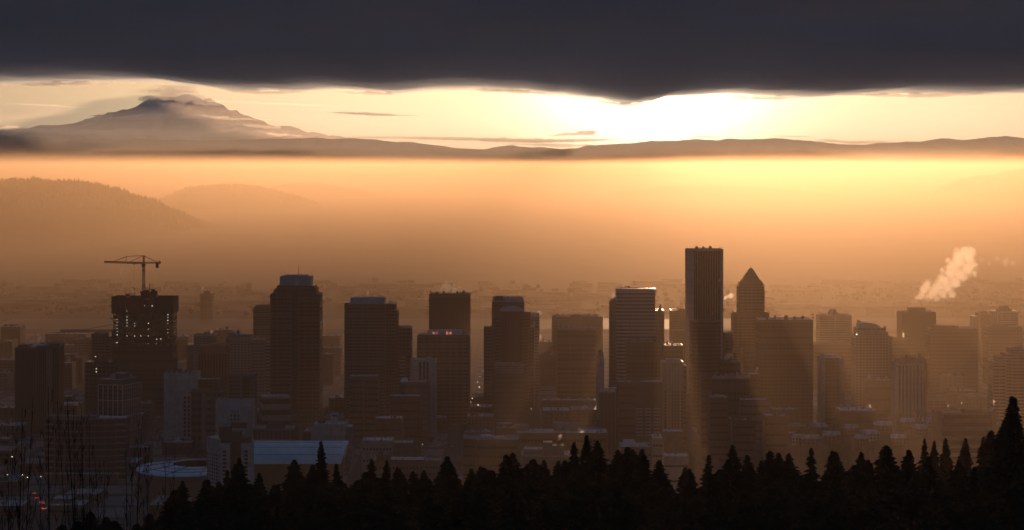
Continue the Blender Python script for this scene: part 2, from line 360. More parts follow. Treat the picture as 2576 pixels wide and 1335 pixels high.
cloud('low dark cloud lying on the ridge at the end nearest the tall firs', [(2540, 348, 60, 3)], YC, .0012)

# ------------------------------------------------------------------ builders of buildings
NAMED = []      # (short name, px centre, py of top, Y) for telling the plain blocks apart
FOOT = []       # plan rectangles already built on
class B:
    def __init__(b, name, label, x0, x1, yt, Y, D=None, rot=0, short=None, cat='building', group=None):
        b.s = Y/F; b.Y = Y; b.xc = (x0+x1)/2; b.W = (x1-x0)*b.s; b.H = PZ(yt, Y); b.D = D or min(60, max(22, b.W*.8)); b.yt = yt
        b.r = put(name, None, None, (PX(b.xc, Y), Y, 0), rot); tag(b.r, label, cat, group)
        if short: NAMED.append((short, b.xc, yt, Y))
        FOOT.append((PX(x0, Y)-5, PX(x1, Y)+5, Y-6, Y+b.D+6))
    def x(b, p): return (p-b.xc)*b.s
    def z(b, p): return PZ(p, b.Y)
    def box(b, n, x0, x1, z0, z1, y0, y1, m, parent=None):
        return put(n, bxm(n, x1-x0, y1-y0, z1-z0, m), parent or b.r, ((x0+x1)/2, (y0+y1)/2, z0))
    def roof(b, x0, x1, z, y0, y1, m=GRAVEL, wm=None, par=.9):
        b.box('roof', x0+.3, x1-.3, z, z+.25, y0+.3, y1-.3, m)
        vr = random.Random(int(abs(x0)*13+z*7+b.Y))
        for k in range(min(7, int((x1-x0)*(y1-y0)/110))):
            vx, vy, vw, vh = vr.uniform(x0+1.5, x1-1.5), vr.uniform(y0+1.5, y1-1.5), vr.uniform(.5, 1.6), vr.uniform(.5, 1.8)
            b.box('roof_vent', vx-vw/2, vx+vw/2, z+.25, z+.25+vh, vy-vw/2, vy+vw/2, vr.choice((METAL, GREY, DARK)))
        q = MB(); t = .45
        q.box(x0, x1, y0, y0+t, 0, par); q.box(x0, x1, y1-t, y1, 0, par); q.box(x0, x0+t, y0+t, y1-t, 0, par); q.box(x1-t, x1, y0+t, y1-t, 0, par)
        q.put('parapet', wm or GREY, b.r, (0, 0, z))
        q = MB(); o_ = .12; q.box(x0-o_, x1+o_, y0-o_, y0+.7, par, par+.1); q.box(x0-o_, x1+o_, y1-.7, y1+o_, par, par+.1); q.box(x0-o_, x0+.7, y0+.7, y1-.7, par, par+.1); q.box(x1-.7, x1+o_, y0+.7, y1-.7, par, par+.1)
        q.put('glint_coping', COPE, b.r, (0, 0, z))  # polished rim added so the roof edges catch sun glints
    def units(b, x0, x1, z, y0, y1, n, m=METAL, seed=1):
        r = random.Random(seed*31+int(x1*7))
        for i in range(n):
            ww = r.uniform(1.5, 4.5); dd = r.uniform(1.5, 4); cx = x0+(x1-x0)*(i+.5)/n; cyy = r.uniform(y0+3, max(y0+3.1, y1-4)); h = r.uniform(1.2, 3.2)+(r.uniform(0, 2.5) if b.H > 60 else 0)
            u = b.box('rooftop_unit', cx-ww/2, cx+ww/2, z+.25, z+.25+h, cyy-dd/2, cyy+dd/2, m)
            if i % 2 == 0:
                q = MB(); q.bar((0, 0, 0), (0, 0, .7), .5, 8); q.put('fan_cowl', m, u, (0, 0, h))
    def bands(b, x0, x1, z0, z1, y0, y1, n, wm, gm=GLASS, frac=.5, px=0, py=0, pw=.9, proud=.3, pm=None, top=None, name='spandrel'):
        fl = (z1-z0-(top or 0))/n; gh = fl*frac; sh = fl-gh
        vr = random.Random(int(b.Y*3+x0*11+n))
        for i in range(n):
            za = z0+i*fl; q_ = vr.random(); gi = gm if gm is not GLASS or q_ > .3 else GLASSB if q_ > .14 else BLIND
            b.box(name, x0-proud, x1+proud, za, za+sh, y0-proud, y1+proud, wm)
            b.box('window_band', x0, x1, za+sh-.02, za+fl+.02, y0, y1, gi)
        b.box('cornice', x0-proud-.05, x1+proud+.05, z1-(top or .8), z1, y0-proud-.05, y1+proud+.05, wm)
        e = proud+.25
        for k in range(px):
            cx = x0+(x1-x0)*k/(px-1) if px > 1 else (x0+x1)/2
            b.box('pier', cx-pw/2, cx+pw/2, z0, z1+.1, y0-e, y0-proud+.1, pm or wm)
        for k in range(py):
            cyy = y0+(y1-y0)*k/(py-1) if py > 1 else (y0+y1)/2
            for sx, xx in ((-1, x0), (1, x1)):
                a, c = (xx-e, xx-proud+.1) if sx < 0 else (xx+proud-.1, xx+e)
                b.box('pier', a, c, z0, z1+.1, cyy-pw/2, cyy+pw/2, pm or wm)
    def fins(b, x0, x1, z0, z1, y0, y1, nx, ny, wm, gm=GLASS, fw=.8, proud=.7, cap=3, base=0, rows=0):
        b.box('curtain_glazing', x0, x1, z0, z1, y0, y1, gm)
        b.box('cornice', x0-.2, x1+.2, z1-cap, z1+.3, y0-.2, y1+.2, wm)
        for k in range(nx):
            cx = x0+(x1-x0)*k/(nx-1)
            b.box('fin', cx-fw/2, cx+fw/2, z0+base, z1-.1, y0-proud, y0+.1, wm)
        for k in range(ny):
            cyy = y0+(y1-y0)*(k+.5)/ny
            b.box('fin', x0-proud, x0+.1, z0+base, z1-.1, cyy-fw/2, cyy+fw/2, wm); b.box('fin', x1-.1, x1+proud, z0+base, z1-.1, cyy-fw/2, cyy+fw/2, wm)
        for k in range(rows):
            za = z0+(z1-z0)*(k+.5)/rows
            b.box('spandrel', x0-.25, x1+.25, za-.5, za+.5, y0-.25, y1+.25, wm)
    def windows(b, x0, x1, z0, z1, y, nx, nz, ww, wh, gm=GLASS, face='f', fm=None, skip=None):
        """one framed window per opening; face f looks to the viewer, r and l to the sides (x0..x1 then runs along the depth, y is the wall's x)"""
        fm = fm or GREY
        for k in range(nz):
            za = z0+(z1-z0)*(k+.5)/nz-wh/2
            for i in range(nx):
                if skip and skip(i, k): continue
                u = x0+(x1-x0)*(i+.5)/nx
                if face == 'f':
                    f = put('window', bxm('window', ww, .14, wh, gm), b.r, (u, y-.05, za))
                else:
                    f = put('window', bxm('window', .14, ww, wh, gm), b.r, (y+(.05 if face == 'r' else -.05), u, za))
    def wall(b, x0, x1, z0, z1, y0, y1, m, n='wall'): return b.box(n, x0, x1, z0, z1, y0, y1, m)
    def mast(b, px, y0p, y1p, dy, r=.25, n='antenna_mast', m=STEEL):
        q = MB(); q.bar((0, 0, 0), (0, 0, b.z(y1p)-b.z(y0p)), (r, r*.4), 5); q.bar((-1, 0, (b.z(y1p)-b.z(y0p))*.4), (1, 0, (b.z(y1p)-b.z(y0p))*.4), .08)
        return q.put(n, m, b.r, (b.x(px), dy, b.z(y0p)))

# ---- unfinished tower with its cranes
b = B('unfinished_tower', 'unfinished concrete tower with open lamp-lit floors under the tower crane', 285, 433, 745, 3100, 46, short='the unfinished tower')
x0, x1 = b.x(285), b.x(433); DK = mat('raw_concrete', (.10, .088, .08)); FORM = mat('dark_formwork', (.045, .04, .038), .8)
zt, zb = b.z(789), b.z(872); nf = 12; fl = (zt-zb)/nf
b.bands(x0, x1, 0, zb, 0, 46, 15, mat('dark_cladding', (.075, .062, .055)), GLASS, .5, 9, 5, .7)
for i in range(nf+1):
    b.box('floor_slab', x0, x1, zb+i*fl-.3, zb+i*fl+.45, 0, 46, DK)
for px in (285, 297, 309, 322, 336, 347, 358, 377, 390, 398, 405, 412, 420, 433):
    xx = b.x(px); b.box('column', max(x0, xx-.5), min(x1, xx+.5), zb, zt, .4, 1.4, DK); b.box('column', max(x0, xx-.5), min(x1, xx+.5), zb, zt, 44.2, 45.2, DK)
for a, c in ((309, 318), (344, 377), (392, 398)): b.box('core_wall', b.x(a), b.x(c), zb, b.z(750), 16, 30, DK)
for i in range(nf):
    for a, c in ((285, 296), (326, 344), (400, 404), (425, 433)):
        if (i*7+a) % 5 < 2: b.box('safety_screen', b.x(a), b.x(c), zb+i*fl+.5, zb+(i+1)*fl-.4, .1, .3, FORM)
xa, xb = b.x(280.6), b.x(436.6)
q = MB()
for k in range(13):
    u = xa+(xb-xa)*k/13; uw = (xb-xa)/13
    b.box('formwork_panel', u+.08, u+uw-.08, b.z(790)-(k % 3)*1.1, b.z(746+(k % 2)*3+(6 if 5 < k < 9 else 0)), -2.0, -1.2, FORM)
    b.box('formwork_panel', u+.08, u+uw-.08, b.z(790), b.z(749), 47, 47.8, FORM)
for k in range(5):
    for xx in (xa, xb-.8): b.box('formwork_panel', xx, xx+.8, b.z(790), b.z(748), k*9.4-1, k*9.4+8.2, FORM)
for zz in (755, 764, 773, 782): b.box('floor_slab', x0, x1, b.z(zz), b.z(zz)+.6, .5, 45.5, DK)
b.box('deck_shed', b.x(314), b.x(324), b.z(746), b.z(740), 5, 12, FORM); b.box('climbing_core', b.x(350), b.x(388), b.z(752), b.z(741), 14, 32, FORM)
for px, h in ((352, 2.5), (364, 4), (372, 2), (380, 5), (386, 3)): b.box('climbing_core', b.x(px)-2, b.x(px)+2, b.z(741)-.1, b.z(741)+h, 16, 20, FORM)
for i in range(26):
    px = 284+i*5.9; q.bar((b.x(px), -.5, b.z(746)), (b.x(px)+random.uniform(-.3, .3), -.5, b.z(746)+random.uniform(1, 4.5)), .13)
q.put('rebar', STEEL, b.r)
q = MB(); q.bar((b.x(373), 12, b.z(742)), (b.x(373), 12, b.z(715.5)), .5); q.put('placing_mast', STEEL, b.r)
for xx, s_ in ((436, 1), (282, -1)):
    for zz in (803, 868): q = MB(); q.bar((b.x(xx)-s_*2, 4, b.z(zz)), (b.x(xx)+s_*3, 4, b.z(zz)+1), .5); q.bar((b.x(xx)-s_*2, 4, b.z(zz)-4), (b.x(xx)+s_*3, 4, b.z(zz)+1), .35); q.put('loading_bracket', STEEL, b.r)
def zx(v): return v*.2591
def zy(v): return 597.5+v*.2591
for u, lst in ((1140, (710, 740, 770, 797, 826, 856, 884, 913, 947, 1023)), (1235, (716, 773, 803, 833, 862, 890, 958, 990, 1030)), (1310, (833, 862, 890, 958, 990, 1030)), (1632, (724, 751, 780, 807, 836, 896, 925)), (1443, (835, 892, 958, 1032)), (1370, (925, 958, 990)), (1523, (990, 1032)), (1565, (987,)), (1220, (690,)), (1406, (665,)), (1480, (667,)), (1530, (1155,))):
    for v in lst:
        if (v*7+u) % 5 == 0: continue
        sz = .2+.05*(v % 4)
        b.box('work_light', b.x(zx(u))-sz, b.x(zx(u))+sz, b.z(zy(v))-sz*.7, b.z(zy(v))+sz*.7, -2.6, -2.2, WLAMP)

def lattice(q, p0, p1, wd, n, t, updown=True):
    """square lattice boom between two points"""
    p0 = Vector(p0); p1 = Vector(p1); d = (p1-p0).normalized()
    if abs(d.z) > .9: u, v = Vector((1, 0, 0)), Vector((0, 1, 0))
    else: u, v = Vector((0, 1, 0)), Vector((0, 0, 1))
    cs = [(u*a+v*c)*wd/2 for a, c in ((-1, -1), (1, -1), (1, 1), (-1, 1))]
    for c in cs: q.bar(p0+c, p1+c, t)
    for i in range(n):
        a = p0+(p1-p0)*(i/n); e = p0+(p1-p0)*((i+1)/n)
        for k in range(4):
            c1, c2 = cs[k], cs[(k+1) % 4]
            q.bar(a+c1, e+c2, t*.6); q.bar(e+c1, e+c2, t*.6)
def crane(label, px, Y, ybase, yjib, jibx, counterx, yapex, posts, steelm, short=None, hook=None, wd=2.2):
    s = Y/F; r = put('tower_crane', None, None, (PX(px, Y), Y, 0)); tag(r, label, 'crane')
    z0, zj, za = PZ(ybase, Y), PZ(yjib, Y), PZ(yapex, Y); xj = (jibx-px)*s; xc = (counterx-px)*s
    q = MB(); lattice(q, (0, 0, z0), (0, 0, zj-4), wd, max(6, int((zj-z0)/3)), .3); q.put('mast', steelm, r)
    q = MB(); q.box(-1.7, 1.7, -1.7, 1.7, zj-9, zj-7.6); q.box(-1.9, 1.9, -1.9, 1.9, zj-4, zj-.9); q.put('slewing_ring', STEEL, r)
    q = MB(); q.box(-1, 1, -3.6, -1.8, zj-3.6, zj-1.2); q.put('operator_cab', STEEL, r)
    q = MB(); lattice(q, (0, 0, zj), (xj, 0, zj+(1.2 if hook else 0)), 1.8, 26, .26); q.put('jib', steelm, r)
    q = MB(); q.box(min(xc, 0), max(xc, 0), -.9, .9, zj-.6, zj-.2); lattice(q, (0, 0, zj+.4), (xc, 0, zj+.4), 1.5, 8, .22); q.put('counter_jib', steelm, r)
    q = MB(); lattice(q, (0, 0, zj), (0, 0, za), 1.5, 6, .26); q.put('tower_head', steelm, r)
    q = MB(); c0 = xc*.8; q.box(c0-1.6, c0+1.6, -1.1, 1.1, zj-5.4, zj+1.4); q.box(xc-1.3, xc, -1, 1, zj-1, zj+2.2); q.put('counterweight', FORM, r)
    q = MB()
    for ax, ay, ex, ey in posts: q.bar(((ax-px)*s, 0, PZ(ay, Y)), ((ex-px)*s, 0, PZ(ey, Y)), .3)
    q.put('tie_bar', STEEL, r)
    if hook:
        hx, hy0, hy1 = hook; h = (hx-px)*s
        t = MB(); t.box(h-1.2, h+1.2, -.8, .8, zj-1.7, zj-.9); t.put('trolley', STEEL, r)
        t = MB(); t.bar((h, 0, zj-1.5), (h, 0, PZ(hy0, Y)), .07, 3); t.put('hoist_rope', STEEL, r)
        t = MB(); t.box(h-.5, h+.5, -.4, .4, PZ(hy0, Y)-2.2, PZ(hy0, Y)); t.bar((h, 0, PZ(hy0, Y)-2), (h, 0, PZ(hy1, Y)), .12); t.put('hook_block', FORM, r)
CRY = mat('crane_paint', (.12, .10, .09), .7)
crane('tall tower crane standing on top of the unfinished tower', 361.4, 3118, 742, 662.5, 262.3, 404, 643.6,
      [(361.4, 643.8, 404*.97+361.4*.03-6, 661), (361.4, 643.8, 319, 645.6), (319, 645.6, 281, 660.5), (319, 645.6, 316, 661), (361.4, 643.8, 326, 660), (398, 661, 402, 653.5)], CRY, hook=(337.6, 725, 741))
crane('lower tower crane whose long jib reaches out behind the unfinished tower', 305, 3215, 960, 832.5, 151.6, 345, 806,
      [(305, 806, 284, 817.3), (284, 817.3, 215, 829), (305, 806, 340, 831)], CRY)

# ---- tallest dark tower with fins
b = B('fin_tower', 'tallest tower, dark with slim pale vertical fins and white edges', 1729, 1819, 629, 3400, 44, short='the tallest tower')
x0, x1 = b.x(1730), b.x(1818)
b.fins(x0, x1, 0, b.z(630), 0, 44, 15, 8, mat('fin_stone', (.33, .30, .28)), mat('black_glass', (.012, .012, .014), .25, .2), fw=.45, proud=.6, cap=1.2)
for px in (1729, 1737): b.box('corner_pier', b.x(px), b.x(px)+4.2, 0, b.z(628), -.9, .4, WHITE)
b.box('corner_pier', b.x(1813), b.x(1819), 0, b.z(628), -.9, .4, WHITE); b.box('corner_pier', x1-.3, x1+.8, 0, b.z(628), .5, 5, WHITE); b.box('corner_pier', x1-.3, x1+.8, 0, b.z(628), 39, 44, WHITE)
b.roof(x0-.6, x1+.6, b.z(630), -.6, 44.6, FROST, WHITE, 1.0)
q = MB()
for k in range(7): q.bar((b.x(1755+k*4), 8, b.z(628)), (b.x(1755+k*4), 8, b.z(624.5)), .12)
q.bar((b.x(1753), 8, b.z(624.5)), (b.x(1790), 8, b.z(624.5)), .2); q.bar((b.x(1809), 4, b.z(628)), (b.x(1812), 4, b.z(623.2)), .2); q.bar((b.x(1808), 4, b.z(623)), (b.x(1819), 4, b.z(623)), .15)
q.put('cleaning_gantry', STEEL, b.r); b.units(b.x(1745), b.x(1800), b.z(630), 8, 36, 3)
# round dark block in front of it
b = B('rounded_dark_block', 'round-cornered dark glass block standing in front of the tallest tower', 1735, 1816, 806, 2990, 30, short='the round dark block')
def rrect(x0, x1, y0, y1, r, n=6):
    P = []
    for cx, cyy, a0 in ((x1-r, y0+r, -90), (x1-r, y1-r, 0), (x0+r, y1-r, 90), (x0+r, y0+r, 180)):
        for i in range(n+1): a = math.radians(a0+90*i/n); P.append((cx+r*math.cos(a), cyy+r*math.sin(a)))
    return P
H = b.z(812); n = 26; fh = H/n
q = MB(); q.zprism(rrect(b.x(1736), b.x(1815), 0, 30, 11), 0, fh*.32); fme = q.me('floor_edge', BRON)
q = MB(); q.zprism(rrect(b.x(1736)+.4, b.x(1815)-.4, .4, 29.6, 10.8), fh*.32-.02, fh+.02); gme = q.me('window_band', GLASSB)
for i in range(n): put('floor_edge', fme, b.r, (0, 0, i*fh)); put('window_band', gme, b.r, (0, 0, i*fh))
q = MB(); q.zprism(rrect(b.x(1735), b.x(1816), -.4, 30.4, 11), H, H+1.1); q.put('cornice', DARK, b.r)
b.box('penthouse', b.x(1757), b.x(1789), H+1.1, b.z(805.5), 8, 22, DARK); b.units(b.x(1760), b.x(1800), H+.85, 6, 24, 3, DARK)

# ---- white banded tower
b = B('banded_tower', 'white tower striped with dark horizontal window bands and a dish on its roof', 1552, 1648, 728, 3300, 40, short='the striped white tower')
b.bands(b.x(1552), b.x(1648), 0, b.z(733), 0, 40, 30, WHITE, GLASS, .48, top=2.5, proud=.45)
b.box('top_wall', b.x(1552)-.3, b.x(1648)+.3, b.z(735), b.z(729), -.3, 40.3, WHITE); b.roof(b.x(1552), b.x(1648), b.z(729), 0, 40, FROST, WHITE, .7)
for px in (1564, 1600, 1622, 1636): b.mast(px, 728, 724, 6, .16)
q = MB(); q.bar((0, 0, 0), (0, 0, 1.6), .25); q.poly([(math.cos(a*.628)*1.5-.3, -.35+abs(math.cos(a*.628))*.2, 2.6+math.sin(a*.628)*1.5) for a in range(10)]+[(-.3, .4, 2.6)], [(a, (a+1) % 10, 10) for a in range(10)]+[tuple(reversed(range(10)))])
q.put('satellite_dish', STEEL, b.r, (b.x(1583), 4, b.z(728.4)))
b = B('rounded_wing_tower', 'narrow grey tower with curved top tucked against the striped white tower', 1534, 1552.3, 760, 3318, 32, short='the curved-top tower')
pts = [(b.x(1534), 0), (b.x(1552.3), 0), (b.x(1552.3), b.z(752))]+[(b.x(1552.3)-(b.W)*math.sin(a), b.z(764)+(b.z(752)-b.z(764))*math.cos(a)) for a in (.3, .6, .9, 1.2, 1.5)]
q = MB(); q.prism(pts, 0, 30); q.put('wall', GREY, b.r)
b.windows(b.x(1535), b.x(1552), 4, b.z(770), 0, 3, 24, 1.6, 1.7, GLASS)
b = B('flat_topped_tower', 'grey tower topped by a large lit tree beside the striped white tower', 1648.4, 1670, 782, 3330, 34, short='the tree-topped tower')
b.bands(b.x(1648.4), b.x(1670), 0, b.z(784), 0, 34, 24, GREY, GLASS, .45, 4, 4, .8); b.roof(b.x(1648.4), b.x(1670), b.z(784), 0, 34, FROST, GREY)
ROOFTREE = (PX(1661, 3338), 3338, PZ(783.4, 3338))

# ---- pointed tower
b = B('pointed_tower', 'brick tower with stepped shoulders and a steep pyramid roof', 1844, 1934, 669, 3480, 34, short='the pointed tower')
BR2 = mat('tan_brick', (.22, .13, .09)); s_ = b.s
def tier(xa, xb, ya, yb, inset, nx, ny, frac=.45, pn=None):
    b.bands(b.x(xa), b.x(xb), b.z(yb), b.z(ya), inset, 34-inset, pn or max(1, int((b.z(ya)-b.z(yb))/3.6)), BR2, GLASS, frac, nx, ny, .9)
tier(1845, 1934, 792, 970, 0, 9, 4); tier(1849, 1930, 786, 792, 1, 0, 0, pn=1)
tier(1858.7, 1923, 721, 786, 3, 7, 3); tier(1863, 1919.5, 711, 721, 4, 6, 3, pn=2); tier(1867.5, 1916, 706, 711, 5, 0, 0, pn=1)
for px in (1847, 1931): b.box('shoulder_cap', b.x(px)-2, b.x(px)+2, b.z(792), b.z(787), 0, 5, BR2)
cx = b.x(1891.7); za, zb_ = b.z(679), b.z(706); hw0, hw1 = b.x(1913.5)-cx, 2.6; yc = 17
q = MB(); q.poly([(cx-hw0, yc-11, zb_), (cx+hw0, yc-11, zb_), (cx+hw0, yc+11, zb_), (cx-hw0, yc+11, zb_), (cx-hw1, yc-2.2, za), (cx+hw1, yc-2.2, za), (cx+hw1, yc+2.2, za), (cx-hw1, yc+2.2, za)], [(3, 2, 1, 0), (4, 5, 6, 7), (0, 1, 5, 4), (1, 2, 6, 5), (2, 3, 7, 6), (3, 0, 4, 7)])
rf = q.put('pyramid_roof', GOLDR, b.r)
for k in range(7):
    t = (k+.5)/7; hw = hw0+(hw1-hw0)*t; dy = 11+(2.2-11)*t; zz = zb_+(za-zb_)*t
    q = MB(); q.box(cx-hw-.12, cx+hw+.12, yc-dy-.12, yc+dy+.12, zz-.15, zz+.15); q.put('roof_seam', GOLDR, rf)
b.box('lantern', cx-1.9, cx+1.9, za-.1, b.z(676.5), yc-1.7, yc+1.7, BR2); q = MB(); q.bar((cx, yc, b.z(676.6)), (cx, yc, b.z(669)), (.35, .1)); q.put('spire', STEEL, b.r)

# ---- tall stepped dark tower with pale penthouse and antenna
b = B('stepped_dark_tower', 'tall dark tower with a pale boxy penthouse and a single thin antenna', 681, 803, 694, 3000, 44, short='the antenna tower')
b.bands(b.x(681), b.x(733), 14, b.z(742), 0, 44, 30, BRON, GLASS, .55, 4, 4, .9); b.bands(b.x(751), b.x(803.5), 14, b.z(742), 0, 44, 30, BRON, GLASS, .55, 4, 4, .9)
b.box('central_glazing', b.x(733)+.3, b.x(751)-.3, 14, b.z(735), 1.2, 42, GLASSB)
for k in range(1, 16): b.box('spandrel', b.x(734), b.x(750), 14+k*7.2, 14.6+k*7.2, .9, 1.3, BRON)
b.bands(b.x(694), b.x(794), b.z(742), b.z(726), 3, 41, 3, BRON, GLASS, .5, 5, 3); b.bands(b.x(696), b.x(790), b.z(726), b.z(719.5), 4, 40, 1, BRON, GLASS, .5)
PH = mat('pale_metal_panel', (.40, .40, .42), .5)
b.box('penthouse', b.x(702.5), b.x(782), b.z(721), b.z(697), 6, 36, PH); b.box('penthouse_crown', b.x(714), b.x(772), b.z(697), b.z(694), 10, 32, PH); b.box('louver_panel', b.x(712), b.x(742), b.z(720), b.z(704), 5.7, 5.9, METAL); b.box('louver_panel', b.x(751), b.x(771), b.z(720), b.z(704), 5.7, 5.9, METAL)
b.mast(747, 694, 665, 20, .3); q = MB(); q.box(b.x(793), b.x(794.2), 2, 3, b.z(741), b.z(720)); q.put('screen_post', BRON, b.r)
b.roof(b.x(681), b.x(803.5), b.z(742), 0, 44, GRAVEL, BRON); b.units(b.x(683), b.x(693), b.z(742)+.3, 4, 40, 2, BRON)
b.bands(b.x(679), b.x(806), 0, 14, -5, 49, 3, TAN, GLASS, .5, 14, 5, 1.0)
# grey slab behind it
b = B('slab_tower', 'grey banded slab tower half hidden behind the antenna tower', 636, 682, 770, 3700, 30, short='the half-hidden slab')
b.bands(b.x(638), b.x(682), 0, b.z(773), 0, 30, 28, TAN, GLASS, .45, 4, 4, .9); b.box('penthouse', b.x(641), b.x(681), b.z(773), b.z(769.5), 5, 25, GREY)

# ---- wide glassy office tower and its stepped neighbour
b = B('office_tower', 'broad dark office tower with fine horizontal bands and flat pale penthouse', 866, 999, 751, 3050, 46, short='the broad office tower')
b.bands(b.x(869), b.x(969), 0, b.z(768), 0, 46, 36, mat('taupe_panel', (.17, .14, .125)), GLASS, .45, 6, 4, .7)
b.box('corner_glazing', b.x(866), b.x(877), 0, b.z(763), 2, 46.5, GLASSB); b.box('penthouse', b.x(880.5), b.x(966), b.z(768), b.z(751), 6, 38, PH)
b.bands(b.x(970), b.x(993), 0, b.z(766), .6, 44, 35, BRON, GLASS, .5, 4, 4, .8); b.bands(b.x(993.4), b.x(998.6), 0, b.z(783), 3, 40, 33, BRON, GLASS, .5, 0, 4)
b.mast(962, 751, 747, 12, .15); b.roof(b.x(869), b.x(969), b.z(768), 0, 46, FROST, BRON); b.mast(897, 751, 748.5, 12, .12); b.units(b.x(975), b.x(992), b.z(766), 3, 30, 2, METAL)
b = B('balcony_tower', 'slim stepped block with sunlit slanting balcony edges beside the broad office tower', 1000, 1036, 825, 3120, 40, short='the balcony block')
b.bands(b.x(1000), b.x(1033), 0, b.z(827), 0, 40, 22, TAN, GLASS, .5, 4, 6, .8); b.roof(b.x(1000), b.x(1033), b.z(827), 0, 40, GRAVEL, TAN)
for k in range(20): b.box('balcony', b.x(1033)+.2, b.x(1036.5), 3+k*4.0, 3.9+k*4.0, 1, 38, WHITE)
for k in range(16): b.box('balcony', b.x(1003), b.x(1020), 3+k*4.0, 4.0+k*4.0, -2.0, -.4, WHITE)

# ---- ribbed tower behind the lit sign hotel
b = B('ribbed_tower', 'square tower with close vertical ribs and a big steam puff on its roof', 1079, 1182, 740, 3420, 42, short='the ribbed tower')
b.fins(b.x(1080), b.x(1181.5), 0, b.z(742), 0, 42, 24, 12, BRON, GLASS, fw=1.0, proud=.5, cap=3.5); b.roof(b.x(1080), b.x(1181.5), b.z(742)+.3, 0, 42, GRAVEL, BRON, .8)
b.units(b.x(1090), b.x(1175), b.z(742), 4, 36, 5, BRON); b.mast(1160, 741, 736.5, 5, .15)
b = B('sign_hotel', 'gridded hotel slab with half-lit red letters on its roof sign', 1047, 1183, 832, 3000, 30, short='the sign hotel')
b.bands(b.x(1050), b.x(1181), 0, b.z(849), 0, 30, 24, TAN, GLASS, .55, 9, 4, 1.2); b.box('parapet_band', b.x(1049.4), b.x(1181.6), b.z(849), b.z(845), -.6, 30.6, TAN)
b.box('sign_wall', b.x(1075), b.x(1162), b.z(845)-.1, b.z(832), 5, 20, PH); b.roof(b.x(1051), b.x(1180), b.z(845), .2, 29.8, GRAVEL, TAN, .7)
def letter(b, ch, px, yb, h, wd, m, y):
    T = {'H': [(0, 0, .22, 1), (.78, 0, 1, 1), (.22, .42, .78, .58)], 'I': [(.38, 0, .62, 1)], 'O': [(0, 0, .22, 1), (.78, 0, 1, 1), (.22, 0, .78, .16), (.22, .84, .78, 1)], 'N': [(0, 0, .22, 1), (.78, 0, 1, 1)]}[ch]
    q = MB()
    for xa, za, xb, zb in T: q.box(xa*wd, xb*wd, 0, .35, za*h, zb*h)
    if ch == 'N': q.prism([(.2*wd, h), (.2*wd, .72*h), (.8*wd, 0), (.8*wd, .28*h)], .02, .33)
    q.put('sign_letter', m, b.r, (b.x(px)-wd/2, y, b.z(yb)))
for ch, zx_ in (('H', 966), ('I', 996), ('O', 1086), ('N', 1116)): letter(b, ch, 817.6+zx_*.2827, 660.3+644*.2827, 2.6, 1.7, PINK, 4.6)
b = B('striped_pale_block', 'pale block with tall black window strips at the foot of the sign hotel', 1031, 1099, 902, 2790, 26, short='the pale strip block')
b.wall(b.x(1033), b.x(1097), 0, b.z(908), 0, 26, WHITE); b.box('roof_box', b.x(1070), b.x(1085), b.z(908), b.z(901.5), 5, 18, WHITE)
for px in (1057, 1067, 1075.5): b.box('window_strip', b.x(px)-1, b.x(px)+1, b.z(955), b.z(911), -.12, .1, GLASS)
b.box('window_strip', b.x(1036), b.x(1037.2), b.z(950), b.z(911), -.12, .1, GLASS); b.box('window_strip', b.x(1038), b.x(1052), b.z(932), b.z(930.8), -.12, .1, GLASS); b.roof(b.x(1033), b.x(1097), b.z(908), 0, 26, FROST, WHITE)
b.box('side_wall', b.x(1085), b.x(1098.5), 0, b.z(910), -3, -.2, WHITE)

# ---- stepped tower with arched crown
b = B('arched_tower', 'stepped dark tower with a barrel-arched crown and golden sunlit edge', 1217, 1347, 752, 3150, 44, short='the arched tower')
AR = mat('rose_stone', (.15, .105, .09))
b.bands(b.x(1238), b.x(1318), 0, b.z(762), 10, 40, 33, AR, GLASS, .45, 7, 4); b.box('top_wall', b.x(1239), b.x(1317), b.z(762), b.z(752.5), 11, 39, PH); b.roof(b.x(1238.5), b.x(1317), b.z(753), 11, 39, FROST, PH)
b.box('penthouse', b.x(1244.5), b.x(1266.5), b.z(756), b.z(746.5), 9, 22, GREY); q = MB(); q.bar((b.x(1238), 8.8, b.z(750.5)), (b.x(1246), 8.8, b.z(750.5)), .25); q.put('roof_davit', STEEL, b.r)
b.bands(b.x(1242), b.x(1334), 0, b.z(786), 2, 38, 30, AR, GLASS, .45, 3, 5); b.bands(b.x(1218), b.x(1243), 0, b.z(823), .8, 34, 26, AR, GLASS, .45, 4, 4)
b.bands(b.x(1330), b.x(1343), 0, b.z(824), 1, 34, 25, AR, GLASS, .45, 2, 5)
a0, a1 = b.x(1256), b.x(1318); ac = (a0+a1)/2; aw = (a1-a0)/2; zb_ = b.z(784)
q = MB(); q.prism([(ac+aw*math.cos(t), zb_+(b.z(771)-zb_)*math.sin(t)) for t in [math.pi*i/14 for i in range(15)]], 1.5, 12); q.put('barrel_roof', PH, b.r)
b.box('arched_bay', b.x(1262), b.x(1314), 12, b.z(786), .9, 2.1, GLASSB)
for k in range(4): xx = b.x(1276+k*8); b.box('bay_mullion', xx-.25, xx+.25, 12, b.z(787), .5, .95, AR)
for k in range(24): b.box('added_glint_ledge', b.x(1343)+.25, b.x(1343)+1.1, 6+k*3.9, 8.4+k*3.9, 1, 33, mat('glint_ledge_metal', (.5, .46, .42), .3, .1, metal=.8))  # glossy ledges added to reflect the low sun along this edge
b = B('pale_slab', 'pale banded slab just behind the golden edge of the arched tower', 1330, 1357, 790, 3400, 30, short='the pale slab')
b.bands(b.x(1330), b.x(1356), 0, b.z(797), 0, 30, 24, PALE, GLASS, .42, 3, 3); b.box('top_wall', b.x(1330), b.x(1356.4), b.z(799), b.z(790), -.4, 30.4, WHITE)
